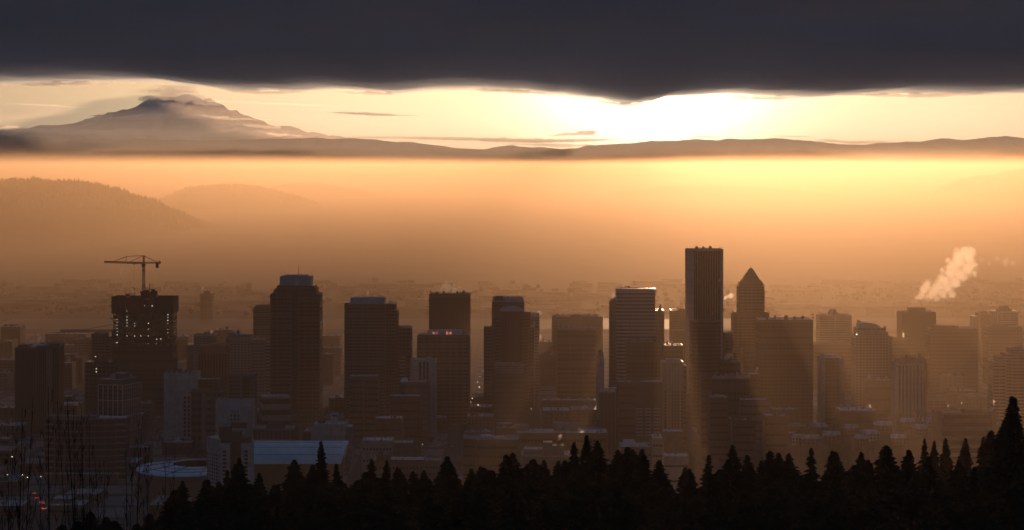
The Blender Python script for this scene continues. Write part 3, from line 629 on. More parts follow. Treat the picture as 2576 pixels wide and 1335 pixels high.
b = B('small_pale_terrace', 'small pale terrace block with square windows below the arched tower', 1242, 1320, 916, 2980, 24, short='the pale terrace')
b.wall(b.x(1243), b.x(1319), b.z(940), b.z(918), 0, 24, PALE); b.wall(b.x(1238), b.x(1324), 0, b.z(940), -2, 24, DARK, 'base_wall'); b.windows(b.x(1240), b.x(1322), 6, b.z(944), -2, 14, 9, 1.4, 1.5); b.windows(b.x(1243), b.x(1319), b.z(938), b.z(920), 0, 13, 3, 1.3, 1.4); b.roof(b.x(1243), b.x(1319), b.z(918), 0, 24, GRAVEL, PALE)

# ---- courthouse pair
b = B('broad_pale_tower', 'wide pale tower with a low rooftop cluster behind the lit-roof office', 1389, 1514, 797, 3700, 44, short='the wide pale tower')
b.bands(b.x(1390), b.x(1512), 0, b.z(815), 0, 44, 24, TAN, GLASS, .4, 9, 4, 1.2); b.box('top_wall', b.x(1389), b.x(1513), b.z(815), b.z(799), -.5, 44.5, TAN); b.roof(b.x(1389), b.x(1513), b.z(799), -.5, 44.5, FROST, TAN)
b.box('penthouse', b.x(1436), b.x(1462), b.z(799), b.z(794), 8, 26, GREY); b.units(b.x(1392), b.x(1510), b.z(799), 4, 36, 6); b.mast(1446, 795, 785, 12, .18); b.mast(1415, 799, 789, 6, .5, 'flue'); b.box('flue_cap', b.x(1414), b.x(1416.5), b.z(789.5), b.z(787), 5.2, 6.8, WHITE)
b.bands(b.x(1513.5), b.x(1517), 0, b.z(800), 12, 40, 24, GREY, GLASS, .4)
b = B('lit_roof_office', 'dark office block with six glazed storeys and a gold-rimmed roof', 1401, 1500, 829, 3250, 34, short='the gold-rimmed office')
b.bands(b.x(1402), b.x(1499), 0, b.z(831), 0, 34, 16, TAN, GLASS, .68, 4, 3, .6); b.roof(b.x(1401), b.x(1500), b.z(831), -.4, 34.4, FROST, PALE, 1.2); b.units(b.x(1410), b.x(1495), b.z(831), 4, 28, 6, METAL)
r_ = put('small_derrick', None, None, (PX(1446, 3270), 3270, 0)); tag(r_, 'small gold-lit derrick crane leaning on the gold-rimmed office roof', 'crane')
q = MB(); lattice(q, (0, 0, PZ(829, 3270)), (0, 0, PZ(797, 3270)), 1.1, 9, .12); q.put('mast', PALE, r_); q = MB(); lattice(q, (0, 0, PZ(806, 3270)), (PX(1439, 3270)-PX(1446, 3270), -1, PZ(826, 3270)), .8, 8, .12); q.put('boom', PALE, r_)
b = B('clock_tower', 'small pale clock tower with a dark domed cupola', 1501, 1521, 878, 3050, 8, short='the clock tower', cat='tower')
b.wall(b.x(1502), b.x(1520), 0, b.z(900), 0, 8, WHITE); b.box('cornice', b.x(1501), b.x(1521), b.z(900), b.z(898.5), -.5, 8.5, WHITE)
b.box('belfry', b.x(1504), b.x(1518), b.z(898.5), b.z(889), 1, 7, DARK); q = MB()
pr = [(4.0, 0), (3.6, 1.6), (2.6, 2.9), (1.2, 3.7), (.5, 4.2), (.4, 6)]; 
for k in range(len(pr)-1): q.bar((0, 0, pr[k][1]), (0, 0, pr[k+1][1]), (pr[k][0]*.72, pr[k+1][0]*.72), 12)
q.put('dome', DARK, b.r, (0, 4, b.z(889))); b.windows(b.x(1503), b.x(1519), b.z(923), b.z(912), 0, 3, 2, .8, 1.6)
q = MB(); q.bar((0, 0, 0), (0, -.2, 0), 1.7, 16); cf = q.put('clock_face', PALE, b.r, (b.x(1511), 0, b.z(906))); q = MB(); q.box(-.08, .08, -.3, -.22, 0, 1.3); q.box(-.08, .9, -.3, -.22, -.08, .08); q.put('clock_hand', DARK, cf)
# ---- dark pair before the striped white tower, white-finned block
b = B('dark_glass_block', 'flat dark brown block standing in front of the striped white tower', 1575, 1668, 860, 3010, 36, short='the flat dark block')
b.bands(b.x(1577), b.x(1666), 0, b.z(863), 0, 36, 20, BRON, GLASS, .5, 10, 4, .9); b.roof(b.x(1576), b.x(1667), b.z(863), -.4, 36.4, GRAVEL, BRON, 1.2); b.units(b.x(1580), b.x(1660), b.z(863), 4, 30, 4, BRON)
b = B('dark_cube_block', 'smaller dark block with a pale-rimmed roof next to the flat dark block', 1665, 1719, 868, 2960, 30, short='the smaller dark block')
b.bands(b.x(1670), b.x(1717), 0, b.z(872), 0, 30, 17, DARK, GLASS, .5, 6, 4, .9); b.roof(b.x(1669.5), b.x(1717.5), b.z(872), -.4, 30.4, FROST, GREY, 1.1); b.units(b.x(1675), b.x(1712), b.z(872), 4, 26, 3)
b = B('white_ribbed_block', 'white block with tall vertical window stripes and a gold-lit side', 1664, 1728, 905, 2750, 26, short='the white ribbed block')
b.wall(b.x(1665), b.x(1719), 0, b.z(914), 0, 26, PALE); b.roof(b.x(1665), b.x(1719), b.z(914), 0, 26, FROST, WHITE, 1.2); b.box('penthouse', b.x(1676), b.x(1712), b.z(914), b.z(905), 5, 20, WHITE)
for px in (1674, 1692, 1699, 1706, 1716):
    for k in range(17): b.box('window', b.x(px)-1.1, b.x(px)+1.1, 4+k*3.05, 5.9+k*3.05, -.08, .1, GLASS)
for px in (1666, 1680, 1688, 1695.5, 1702.5, 1711): b.box('rib', b.x(px)-.5, b.x(px)+.5, 0, b.z(918), -.6, -.1, WHITE)
b.bands(b.x(1719)+.1, b.x(1727), 0, b.z(921), 2, 26, 16, TAN, GLASS, .5)
b = B('banded_hotel', 'mid-rise block whose pale balcony bands sit beneath the flat dark block', 1552, 1667, 962, 2700, 28, short='the balcony-band block')
b.wall(b.x(1554), b.x(1666), 0, b.z(964), 0, 28, DARK); b.roof(b.x(1554), b.x(1666), b.z(964), 0, 28, FROST, GREY)
for k in range(9):
    for a, c in ((1600, 1616), (1622, 1638), (1644, 1661)): b.box('balcony', b.x(a), b.x(c), 2+k*3.2+14, 3.3+k*3.2+14, -1.2, -.05, WHITE)
b.windows(b.x(1558), b.x(1596), 8, b.z(968), 0, 6, 8, 2.6, 1.8, GLASS); b.box('roof_box', b.x(1590), b.x(1612), b.z(964), b.z(958), 8, 18, GREY)
b = B('glass_corner_block', 'small glass-fronted block with a bright rimmed roof near the balcony bands', 1508, 1549, 984, 2640, 24, short='the small glass block')
b.wall(b.x(1509), b.x(1548), 0, b.z(987), 0, 24, GREY); b.roof(b.x(1508.5), b.x(1548.5), b.z(987), -.3, 24.3, FROST, WHITE)
for k in range(4): b.box('glazing', b.x(1511+k*9.2), b.x(1519.4+k*9.2), 4, b.z(990), -.1, .1, GLASSB)
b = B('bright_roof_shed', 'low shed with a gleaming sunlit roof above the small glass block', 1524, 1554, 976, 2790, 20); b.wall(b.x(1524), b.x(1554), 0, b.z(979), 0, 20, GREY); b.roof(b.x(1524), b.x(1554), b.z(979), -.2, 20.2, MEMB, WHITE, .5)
# ---- blocks to the far side of the pointed tower
b = B('dark_cube_tower', 'massive dark box tower crossed by a slanting shadow', 1908, 2048, 806, 3010, 52, short='the dark box tower')
b.bands(b.x(1911), b.x(2044), 0, b.z(812), 0, 52, 28, mat('umber_panel', (.10, .07, .055)), GLASS, .5, 15, 6, .8); b.box('top_wall', b.x(1910), b.x(2045), b.z(812), b.z(807.5), -.4, 52.4, BRON); b.roof(b.x(1910), b.x(2045), b.z(807.5), -.4, 52.4, FROST, BRON, .7); b.units(b.x(1920), b.x(2040), b.z(807.5), 4, 44, 5, BRON)
for k in range(5): b.box('corner_balcony', b.x(2044)+.6, b.x(2048), b.z(826)+k*3.4, b.z(826)+1.1+k*3.4, 1, 12, TAN)
b = B('gridded_tower', 'pale-gridded tower with a small domed penthouse behind the low brick hall', 2059, 2143, 793, 3700, 36, short='the domed grid tower')
b.bands(b.x(2060.5), b.x(2141.5), 0, b.z(796), 0, 36, 26, PALE, GLASS, .58, 3, 3, 1.6); b.roof(b.x(2060), b.x(2142), b.z(796), -.5, 36.5, GRAVEL, PALE, 1.3)
q = MB(); q.zprism(rrect(b.x(2087), b.x(2111), 8, 24, 5), 0, 5); q.zprism(rrect(b.x(2090), b.x(2107), 10, 22, 5), 4.9, 8); q.put('penthouse', GREY, b.r, (0, 0, b.z(796))); b.box('penthouse_wing', b.x(2109), b.x(2118), b.z(796), b.z(791), 10, 20, GREY); b.mast(2119, 796, 788, 6, .15)
b = B('brick_hall', 'long low brick building with a curved roof behind the fan-roof tower', 2047, 2152, 861, 3450, 40, short='the low brick hall')
b.bands(b.x(2049), b.x(2150), 0, b.z(868), 0, 40, 12, BRICK, GLASS, .4, 12, 4); q = MB(); q.prism([(b.x(2048), b.z(868)), (b.x(2151), b.z(868)), (b.x(2151), b.z(863)), (b.x(2120), b.z(860.5)), (b.x(2078), b.z(861)), (b.x(2062), b.z(864))], 0, 40); q.put('curved_roof', TAN, b.r)
b = B('fan_roof_tower', 'pale apartment tower with a swept curved crown and flagpole', 2150, 2246, 813, 3100, 36, short='the fan-roof tower')
b.bands(b.x(2152), b.x(2236), 0, b.z(845), 0, 36, 28, PALE, GLASSB, .5, 11, 5, 1.0); b.bands(b.x(2236.3), b.x(2244), 0, b.z(848), 4, 32, 26, TAN, GLASSB, .5, 0, 4)
for i_, (ya, xa, xb, ins) in enumerate(((836, 2156, 2234, 2), (826, 2157, 2228, 4))): b.bands(b.x(xa), b.x(xb), b.z(845 if i_ == 0 else 836), b.z(ya), ins, 34-ins, 1 if i_ else 2, PALE, GLASSB, .55, 7, 3)
q = MB(); q.prism([(b.x(2160), b.z(826)), (b.x(2216), b.z(826)), (b.x(2215), b.z(822)), (b.x(2204), b.z(817)), (b.x(2190), b.z(814)), (b.x(2176), b.z(813.2)), (b.x(2163), b.z(814.5))], 5, 28); q.put('curved_crown', PH, b.r)
b.units(b.x(2216), b.x(2232), b.z(836), 6, 26, 3, PALE); b.box('corner_lamp', b.x(2155)-.5, b.x(2155)+.5, b.z(842.5), b.z(841), -1, -.3, LAMP)
f = MB(); f.bar((0, 0, 0), (0, 0, b.z(805.5)-b.z(823)), (.14, .07)); fp = f.put('flagpole', STEEL, b.r, (b.x(2157), 3, b.z(823))); f = MB(); vv = [(u*3.6, math.sin(u*5)*.25, b.z(805.8)-b.z(823)-1.9+v*1.9-u*.7) for u in (0, .25, .5, .75, 1) for v in (0, 1)]; f.poly(vv, [(2*i, 2*i+2, 2*i+3, 2*i+1) for i in range(4)]); f.put('flag', mat('flag_cloth', (.16, .05, .05)), fp)
b = B('twin_panel_block', 'narrow block with pale side panels and a dark glazed middle', 2061, 2127, 894, 2860, 26, short='the side-panel block')
b.wall(b.x(2063), b.x(2075), 0, b.z(902), 0, 26, PALE, 'side_panel'); b.wall(b.x(2112), b.x(2125), 0, b.z(902), 0, 26, PALE, 'side_panel'); b.bands(b.x(2075)+.35, b.x(2112)-.35, 0, b.z(902), .9, 25, 22, DARK, GLASS, .5, 5, 0, .4); b.box('penthouse', b.x(2076), b.x(2110), b.z(902), b.z(894), 4, 20, PH); b.units(b.x(2064), b.x(2074), b.z(902), 3, 20, 1)
b = B('brick_bands_block', 'banded brick mid-rise behind the fan-roof tower', 2243, 2303, 851, 3500, 34, short='the banded brick mid-rise')
b.bands(b.x(2244), b.x(2302), 0, b.z(858), 0, 34, 13, BRICK, GLASS, .4, 2, 2); b.box('penthouse', b.x(2248), b.x(2285), b.z(858), b.z(850.5), 4, 24, TAN)
b = B('blank_dark_tower', 'plain dark tower with a taller centre box standing before the great steam plume', 2266, 2356, 776, 3550, 40, short='the plain dark tower')
UM = mat('umber_stone', (.11, .085, .06)); b.bands(b.x(2268), b.x(2353.5), 0, b.z(788), 0, 40, 28, UM, mat('umber_glass', (.04, .03, .025), .3, .2), .4, 14, 6, 1.2); b.box('penthouse', b.x(2291), b.x(2330), b.z(789), b.z(776.5), 6, 34, UM); b.roof(b.x(2267.5), b.x(2354), b.z(788), -.4, 40.4, GRAVEL, UM)
b = B('wide_dark_office', 'wide dark low-windowed office beside the plain dark tower', 2338, 2462, 821, 3420, 40, short='the wide dark office')
b.bands(b.x(2340), b.x(2460), 0, b.z(829), 0, 40, 18, BRON, GLASS, .35, 18, 5, .9); b.box('penthouse', b.x(2354), b.x(2414), b.z(829), b.z(821.5), 6, 28, BRON); b.roof(b.x(2339.5), b.x(2460.5), b.z(829), -.4, 40.4, FROST, BRON)
b = B('twin_tower', 'shorter of the two banded apartment towers past the wide dark office', 2448, 2500, 784, 3950, 34, short='the shorter twin')
b.bands(b.x(2464), b.x(2499), 0, b.z(791), 0, 34, 26, TAN, GLASS, .45, 5, 4); b.bands(b.x(2449), b.x(2464)-.7, 0, b.z(797), 3, 30, 25, TAN, GLASS, .45, 3, 3); b.box('penthouse', b.x(2470), b.x(2487), b.z(791), b.z(784.5), 8, 24, TAN)
b = B('twin_tower', 'taller banded apartment tower with white stripes and a stepped penthouse', 2498, 2563, 771, 3900, 34, short='the taller twin')
b.bands(b.x(2510), b.x(2561), 0, b.z(784), 0, 34, 26, WHITE, GLASS, .5, 2, 2); b.bands(b.x(2499), b.x(2510)-.8, 0, b.z(784), 2, 32, 26, TAN, GLASS, .5, 3, 3); b.box('penthouse', b.x(2520), b.x(2540), b.z(784), b.z(772), 6, 26, GREY); b.box('penthouse', b.x(2514), b.x(2547), b.z(784)-.1, b.z(779), 5, 28, GREY)
b = B('tan_block', 'broad tan block lying under the taller twin apartment tower', 2483, 2572, 817, 3550, 36, short='the broad tan block')
b.bands(b.x(2485), b.x(2571), 0, b.z(824), 0, 36, 18, TAN, GLASS, .38, 14, 4); b.box('penthouse', b.x(2498), b.x(2537), b.z(824), b.z(817), 5, 26, TAN); b.roof(b.x(2485), b.x(2571), b.z(824), -.3, 36, GRAVEL, TAN)
b = B('white_finned_block', 'dark-roofed block fronted by seven slim white fins', 2250, 2335, 905, 2750, 34, short='the white-fin block')
b.box('curtain_glazing', b.x(2257), b.x(2323), 6, b.z(921), .5, 30, GLASS); b.box('side_wall', b.x(2252), b.x(2257)-.05, 0, b.z(919), 0, 32, WHITE); b.box('cornice', b.x(2251), b.x(2325), b.z(921), b.z(917.5), -.8, 31, WHITE); b.box('base_wall', b.x(2257), b.x(2323), 0, 6, .3, 30, BRICK)
for k in range(8): xx = b.x(2258.5+k*9.1); b.box('fin', xx-.9, xx+.9, 5, b.z(921), -.7, .55, WHITE)
for k in range(8): b.box('spandrel', b.x(2257.5), b.x(2322.5), 9+k*3.4, 10.2+k*3.4, .25, .6, GREY)
b.box('roof_storey', b.x(2263), b.x(2333), b.z(917.5), b.z(906), 5, 33, DARK); b.box('stair_wall', b.x(2324)+.4, b.x(2334), 0, b.z(917.6), 3, 34, DARK); b.units(b.x(2270), b.x(2330), b.z(906)-.3, 8, 28, 4, DARK)
b = B('stepped_balcony_block', 'pale apartment block stepping down in balcony tiers by the tall firs', 2497, 2590, 889, 2800, 34, short='the stepped balcony block')
for xa, xb, yt, yb, dy in ((2546, 2590, 880, 960, 4), (2530, 2590, 893, 960, 2), (2512, 2546, 900, 960, 1.2), (2498, 2530, 912, 965, 0)):
    n = max(3, int((b.z(yt)-0)/3.2)); b.bands(b.x(xa), b.x(xb), 0, b.z(yt), dy, 30, n, PALE, GLASS, .5, 3, 0, .5)
    b.roof(b.x(xa), b.x(xb), b.z(yt), dy, 30, FROST, PALE)
b = B('long_banded_block', 'long low block with pale floor bands just behind the firs', 2353, 2508, 1036, 2380, 26, short='the long banded block')
b.wall(b.x(2355), b.x(2371), 0, b.z(1036), -.6, 26, GREY, 'stair_wall'); b.bands(b.x(2371)+.5, b.x(2493), 0, b.z(1042), 0, 26, 9, GREY, GLASS, .55, 0, 0, .5); b.wall(b.x(2493)+.5, b.x(2507), 0, b.z(1036), -.5, 26, TAN, 'stair_wall'); b.roof(b.x(2371)+.5, b.x(2493), b.z(1042), 0, 26, GRAVEL, GREY); b.box('roof_box', b.x(2425), b.x(2480), b.z(1042), b.z(1035), 8, 20, DARK)
b = B('brick_corner_block', 'red-brown brick block against the side of the white-fin block', 2176, 2251, 958, 2790, 26, short='the red brick block')
b.wall(b.x(2178), b.x(2250), 0, b.z(960), 0, 26, BRICK); b.windows(b.x(2180), b.x(2248), 4, b.z(964), 0, 10, 5, 1.8, 2); b.roof(b.x(2178), b.x(2250), b.z(960), 0, 26, FROST, BRICK); b.units(b.x(2180), b.x(2246), b.z(960), 4, 20, 3)
# ---- side-by-side with the tallest tower
b = B('angular_tower', 'brown tower with a sunlit white roof rim half behind the tallest tower', 1687, 1730, 778, 3720, 34, short='the half-hidden brown tower')
b.bands(b.x(1688), b.x(1729), 0, b.z(783), 0, 34, 26, BRICK, GLASS, .45, 7, 4); b.roof(b.x(1688), b.x(1729), b.z(783), -.3, 34, FROST, BRICK, 1.2); b.box('penthouse', b.x(1708), b.x(1728), b.z(783), b.z(778), 6, 24, WHITE); b.mast(1713, 779, 744, 12, .3)
b.box('setback', b.x(1689), b.x(1728), 0, b.z(831), -4, -.5, BRICK); b.box('ledge', b.x(1689), b.x(1728), b.z(831), b.z(830), -4.2, -.6, FROST)
b = B('narrow_grey_block', 'thin grey block with stacked side balconies before the pointed tower', 1823, 1846, 838, 3330, 28, short='the thin grey block')
b.bands(b.x(1824), b.x(1842), 0, b.z(840), 0, 28, 18, GREY, GLASS, .5, 3, 3); b.roof(b.x(1824), b.x(1842), b.z(840), 0, 28, GRAVEL, GREY)
for k in range(9): b.box('balcony', b.x(1842)+.35, b.x(1844.5), b.z(880)+k*4.2, b.z(880)+1.2+k*4.2, 1, 14, PALE)
b = B('pale_window_block', 'dim pale block with small windows in front of the pointed tower', 1868, 1906, 876, 3120, 26, short='the dim pale block')
b.wall(b.x(1869), b.x(1905), 0, b.z(880), 0, 26, TAN); b.windows(b.x(1870), b.x(1904), 6, b.z(882), 0, 6, 12, 1.5, 1.6); b.roof(b.x(1869), b.x(1905), b.z(880), 0, 26, FROST, TAN); b.box('penthouse', b.x(1876), b.x(1900), b.z(880), b.z(875), 5, 18, TAN)
b = B('snow_roof_hotel', 'dark long hotel with a frosted roof edge between two brown end wings', 1784, 1914, 946, 2720, 30, short='the frosted-edge hotel')
b.bands(b.x(1792), b.x(1885), 0, b.z(955), 1, 30, 11, DARK, GLASS, .5, 13, 3); b.roof(b.x(1791), b.x(1885), b.z(955), .5, 30, MEMB, PALE, 1.4); b.units(b.x(1795), b.x(1880), b.z(955), 6, 26, 6, METAL)
b.wall(b.x(1764), b.x(1791)-.2, 0, b.z(944), 0, 30, BRICK, 'wing'); b.wall(b.x(1885)+.2, b.x(1913), 0, b.z(945), 0, 30, BRICK, 'wing'); b.windows(b.x(1765), b.x(1790), 4, b.z(948), 0, 4, 9, 1.5, 1.6); b.windows(b.x(1886), b.x(1912), 4, b.z(948), 0, 4, 9, 1.5, 1.6); b.roof(b.x(1885)+.2, b.x(1913), b.z(945), 0, 30, FROST, BRICK); b.roof(b.x(1764), b.x(1791)-.2, b.z(945), 0, 30, GRAVEL, BRICK)
b = B('terraced_hall', 'low wide podium with a pale roof at the foot of the tallest tower', 1800, 1862, 908, 3050, 34, short='the pale podium'); b.bands(b.x(1801), b.x(1861), 0, b.z(913), 0, 34, 8, TAN, GLASS, .5, 8, 3); b.roof(b.x(1800.5), b.x(1861.5), b.z(913), -.4, 34, FROST, PALE); b.box('roof_box', b.x(1812), b.x(1840), b.z(913), b.z(906), 8, 22, GREY)

# ---- city blocks on the near side and toward the unfinished tower
b = B('slanted_roof_tower', 'dark ribbed tower with two tilted white skylights and a steam wisp on top', 37, 148, 866, 2900, 40, short='the skylight tower')
b.fins(b.x(38), b.x(90), 0, b.z(876), 0, 38, 12, 8, BRON, GLASSB, fw=.7, proud=.4, cap=2); b.fins(b.x(90)+.5, b.x(146), 0, b.z(872), 3, 40, 12, 8, BRON, GLASSB, fw=.7, proud=.4, cap=2)
b.box('shaft_wall', b.x(116), b.x(130), 0, b.z(880), -1.2, 2.2, TAN)
for px in (84, 101): 
    q = MB(); q.poly([(-2.7, 0, 0), (2.7, 0, 0), (3.4, 6, 2.4), (-2, 6, 2.4), (-2.7, 0, -.4), (2.7, 0, -.4), (3.4, 6, 2), (-2, 6, 2)], [(0, 1, 2, 3), (7, 6, 5, 4), (0, 4, 5, 1), (1, 5, 6, 2), (2, 6, 7, 3), (3, 7, 4, 0)]); q.put('skylight', MEMB, b.r, (b.x(px), 4, b.z(874)))
b.mast(83.5, 872, 840, 16, .3); b.box('plant_screen', b.x(120), b.x(147), b.z(872), b.z(866), 6, 36, BRON); b.box('plant_screen', b.x(42), b.x(66), b.z(876), b.z(870), 8, 34, BRON); b.units(b.x(92), b.x(116), b.z(872), 12, 34, 3)
b = B('grey_step_tower', 'grey stepped block with a sunlit striped side under the low crane jib', 227, 302, 838, 3260, 34, short='the grey stepped block')
b.bands(b.x(230), b.x(262), 0, b.z(842), 4, 34, 24, GREY, GLASS, .45, 5, 4); b.bands(b.x(262)+.6, b.x(278), 0, b.z(848), 2, 32, 22, TAN, GLASS, .45, 2, 8); b.wall(b.x(279), b.x(301), 0, b.z(833), 6, 34, DARK); b.roof(b.x(230), b.x(262), b.z(842), 4, 34, GRAVEL, GREY)
b = B('round_top_block', 'dark block with a domed roof plant below the grey stepped block', 212, 290, 896, 2980, 30, short='the domed-plant block')
b.bands(b.x(214), b.x(288), 0, b.z(912), 0, 30, 15, DARK, GLASS, .45, 8, 4); q = MB(); q.zprism(rrect(b.x(233), b.x(268), 6, 24, 6), 0, 4); q.zprism(rrect(b.x(240), b.x(262), 9, 21, 5), 3.9, 7); q.put('roof_plant', DARK, b.r, (0, 0, b.z(912))); b.mast(258, 896, 862, 12, .25)
for px, py in ((240.7, 897.5), (242.5, 928.5), (242.5, 936)): b.box('work_light', b.x(px)-.3, b.x(px)+.3, b.z(py)-.3, b.z(py)+.3, -1.4, -1, WLAMP)
b = B('old_white_hotel', 'old pale block with a cornice and roof huts beyond the white blank-walled block', 484, 552, 842, 3520, 30, short='the old pale block')
b.bands(b.x(488), b.x(538), 0, b.z(846), 0, 30, 22, PALE, GLASS, .4, 8, 5); b.roof(b.x(487), b.x(539), b.z(846), -.6, 30.6, GRAVEL, WHITE, 1.6); b.units(b.x(490), b.x(536), b.z(846), 4, 26, 5, PALE); b.bands(b.x(470), b.x(487), 0, b.z(868), 2, 28, 18, TAN, GLASS, .4, 4, 3)
b = B('pilaster_block', 'dim block with tall thin pilasters in front of the old pale block', 497, 572, 868, 3300, 30, short='the pilaster block')
b.fins(b.x(498), b.x(571), 0, b.z(872), 0, 30, 11, 5, TAN, GLASS, fw=1.5, proud=.5, cap=9); b.box('roof_box', b.x(522), b.x(570), b.z(872), b.z(868), 5, 25, TAN)
b = B('cornice_block', 'tall old block with a heavy cornice next to the pilaster block', 568, 640, 843, 3420, 34, short='the cornice block')
b.bands(b.x(570), b.x(630), 0, b.z(852), 0, 34, 20, PALE, GLASS, .4, 8, 5, 1.6); b.roof(b.x(569), b.x(631), b.z(852), -.8, 34.6, GRAVEL, PALE, 1.6); b.box('roof_storey', b.x(571), b.x(632), b.z(852), b.z(845), 4, 30, GREY); b.units(b.x(574), b.x(600), b.z(845), 6, 26, 3)
b = B('terra_cotta_tower', 'ornate old tower with an arched gable and a sunlit side at the antenna tower', 628, 682, 850, 3260, 32, short='the arched-gable tower')
b.bands(b.x(630), b.x(664), 0, b.z(856), 0, 32, 19, PALE, GLASS, .4, 6, 9); b.bands(b.x(664)+.7, b.x(680), 0, b.z(862), 1, 32, 18, PALE, GLASS, .4, 2, 9)
q = MB(); q.prism([(b.x(640), b.z(856)), (b.x(656), b.z(856)), (b.x(656), b.z(852)), (b.x(652), b.z(848.5)), (b.x(648), b.z(847)), (b.x(644), b.z(848.5)), (b.x(640), b.z(852))], -.3, 3); q.put('arched_gable', WHITE, b.r)
b = B('blank_white_block', 'white block with a blank wall and dark window columns at one end', 411, 498, 938, 2800, 30, short='the blank white block')
b.wall(b.x(412), b.x(496), 0, b.z(941), 0, 30, WHITE); b.roof(b.x(412), b.x(496), b.z(941), 0, 30, GRAVEL, WHITE); b.units(b.x(415), b.x(470), b.z(941), 4, 24, 4, GREY)
for px in (465, 475, 484.5):
    for k in range(10): b.box('window', b.x(px)-1.2, b.x(px)+1.2, 6+k*4.1, 8.9+k*4.1, -.1, .1, GLASS)
b = B('eaved_brown_block', 'brown block with a wide flat eave under the blank white block', 478, 563, 955, 2720, 28, short='the wide-eaved block')
b.bands(b.x(482), b.x(558), 0, b.z(990), 0, 28, 8, TAN, GLASS, .45, 7, 4, 1.2); b.box('eave', b.x(477), b.x(563), b.z(990), b.z(987), -2, 30, BRICK); b.bands(b.x(498), b.x(548), b.z(987), b.z(958), 4, 26, 4, BRICK, GLASS, .4, 5, 3); b.roof(b.x(498), b.x(548), b.z(958), 4, 26, FROST, BRICK); b.box('low_roof', b.x(482), b.x(528), b.z(987), b.z(980), 1, 3.8, TAN)
b.box('shaft', b.x(507), b.x(517), 0, b.z(990.5), -1, -.4, PALE)
b = B('bluish_apartment', 'grey apartment tower with a dark window column down its middle', 575, 643, 941, 2880, 26, short='the grey apartment tower')
b.wall(b.x(577), b.x(641), 0, b.z(944), 0, 26, GREY); b.windows(b.x(579), b.x(604), 4, b.z(946), 0, 3, 14, 3.0, 1.9); b.windows(b.x(628), b.x(640), 4, b.z(946), 0, 2, 14, 1.8, 1.9)
for k in range(14): b.box('balcony', b.x(612), b.x(626), 4+k*3.6, 5.1+k*3.6, -1.3, -.1, DARK)
b.box('stair_glazing', b.x(610), b.x(627.5), 4, b.z(948), -.15, .1, GLASS); b.roof(b.x(577), b.x(641), b.z(944), 0, 26, GRAVEL, GREY); b.box('roof_box', b.x(600), b.x(622), b.z(944), b.z(940), 6, 18, PALE)
b = B('white_stepped_block', 'white stepped block with two rows of small square windows', 539, 635, 1009, 2560, 30, short='the white square-window block')
b.wall(b.x(540), b.x(633), 0, b.z(1013), 6, 36, WHITE); b.roof(b.x(540), b.x(633), b.z(1013), 6, 36, GRAVEL, WHITE); b.wall(b.x(578), b.x(626), 0, b.z(1036), 0, 5.8, WHITE, 'front_wall'); b.windows(b.x(578), b.x(604), b.z(1060), b.z(1042), 0, 3, 2, 1.6, 2.2); b.box('glazing', b.x(582), b.x(622), b.z(1078), b.z(1064), -.1, .1, GLASS); b.box('front_roof', b.x(577), b.x(627), b.z(1036), b.z(1034.5), -.5, 5.8, FROST)
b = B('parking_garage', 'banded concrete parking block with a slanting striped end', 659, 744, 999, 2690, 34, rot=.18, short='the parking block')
b.bands(b.x(661), b.x(732), 0, b.z(1001), 0, 34, 5, PALE, mat('garage_shade', (.03, .028, .026), .9), .48, 0, 0, top=1.2, proud=.4); b.roof(b.x(661), b.x(732), b.z(1001), -.4, 34, FROST, PALE)  # dark bands here are painted shade of the open parking levels, not glass
b = B('glass_roof_hall', 'low dark hall with a pitched glass roof light behind the white vault', 635, 744, 1060, 2470, 40, short='the glass-roofed hall')
b.bands(b.x(637), b.x(741), 0, b.z(1082), 0, 40, 3, TAN, GLASS, .55, 11, 5, .8); b.roof(b.x(637), b.x(741), b.z(1082), -.3, 40, GRAVEL, TAN)
q = MB(); x0, x1 = b.x(668), b.x(712); q.poly([(x0, 6, 0), (x1, 6, 0), (x1, 30, 0), (x0, 30, 0), (x0+2, 8, 4.5), (x1-2, 8, 4.5), (x1-2, 28, 4.5), (x0+2, 28, 4.5)], [(4, 5, 6, 7), (0, 1, 5, 4), (1, 2, 6, 5), (2, 3, 7, 6), (3, 0, 4, 7), (3, 2, 1, 0)]); rl = q.put('roof_light', GLASSB, b.r, (0, 0, b.z(1082)+.25))
for k in range(5): xx = x0+2+(x1-x0-4)*k/4; q = MB(); q.box(xx-.15, xx+.15, 8, 28, 4.5, 4.7); q.put('glazing_bar', PALE, rl)
b = B('columned_white_block', 'white block with tall window bays and a roof hut beyond the vaulted hall', 785, 886, 1053, 2540, 34, short='the window-bay block')
b.wall(b.x(786), b.x(868), 0, b.z(1071), 0, 34, WHITE); b.roof(b.x(786), b.x(868), b.z(1071), -.2, 34.2, MEMB, WHITE); b.box('roof_hut', b.x(830), b.x(848), b.z(1071), b.z(1043), 14, 22, WHITE); b.box('roof_box', b.x(797), b.x(814), b.z(1071), b.z(1062), 16, 26, GREY); b.box('roof_hut_window', b.x(833), b.x(845), b.z(1052), b.z(1048.5), 13.85, 14.1, GLASS)
for k in range(6):
    px = 792+k*13.4
    for j in range(5): b.box('window', b.x(px)-1.6, b.x(px)+1.6, 4.5+j*4.6, 7.9+j*4.6, -.1, .1, GLASS)
for k in range(7): px = 785.5+k*13.4; b.box('pier', b.x(px)-1, b.x(px)+1, 0, b.z(1073), -.6, -.05, WHITE)
b.wall(b.x(868)+.1, b.x(886), 0, b.z(1078), 2, 34, PALE, 'side_wing'); b.roof(b.x(868)+.1, b.x(886), b.z(1078), 2, 34, FROST, PALE)
b = B('grid_window_block', 'dim block with an even grid of square windows before the broad office tower', 877, 953, 946, 2790, 30, short='the square-grid block')
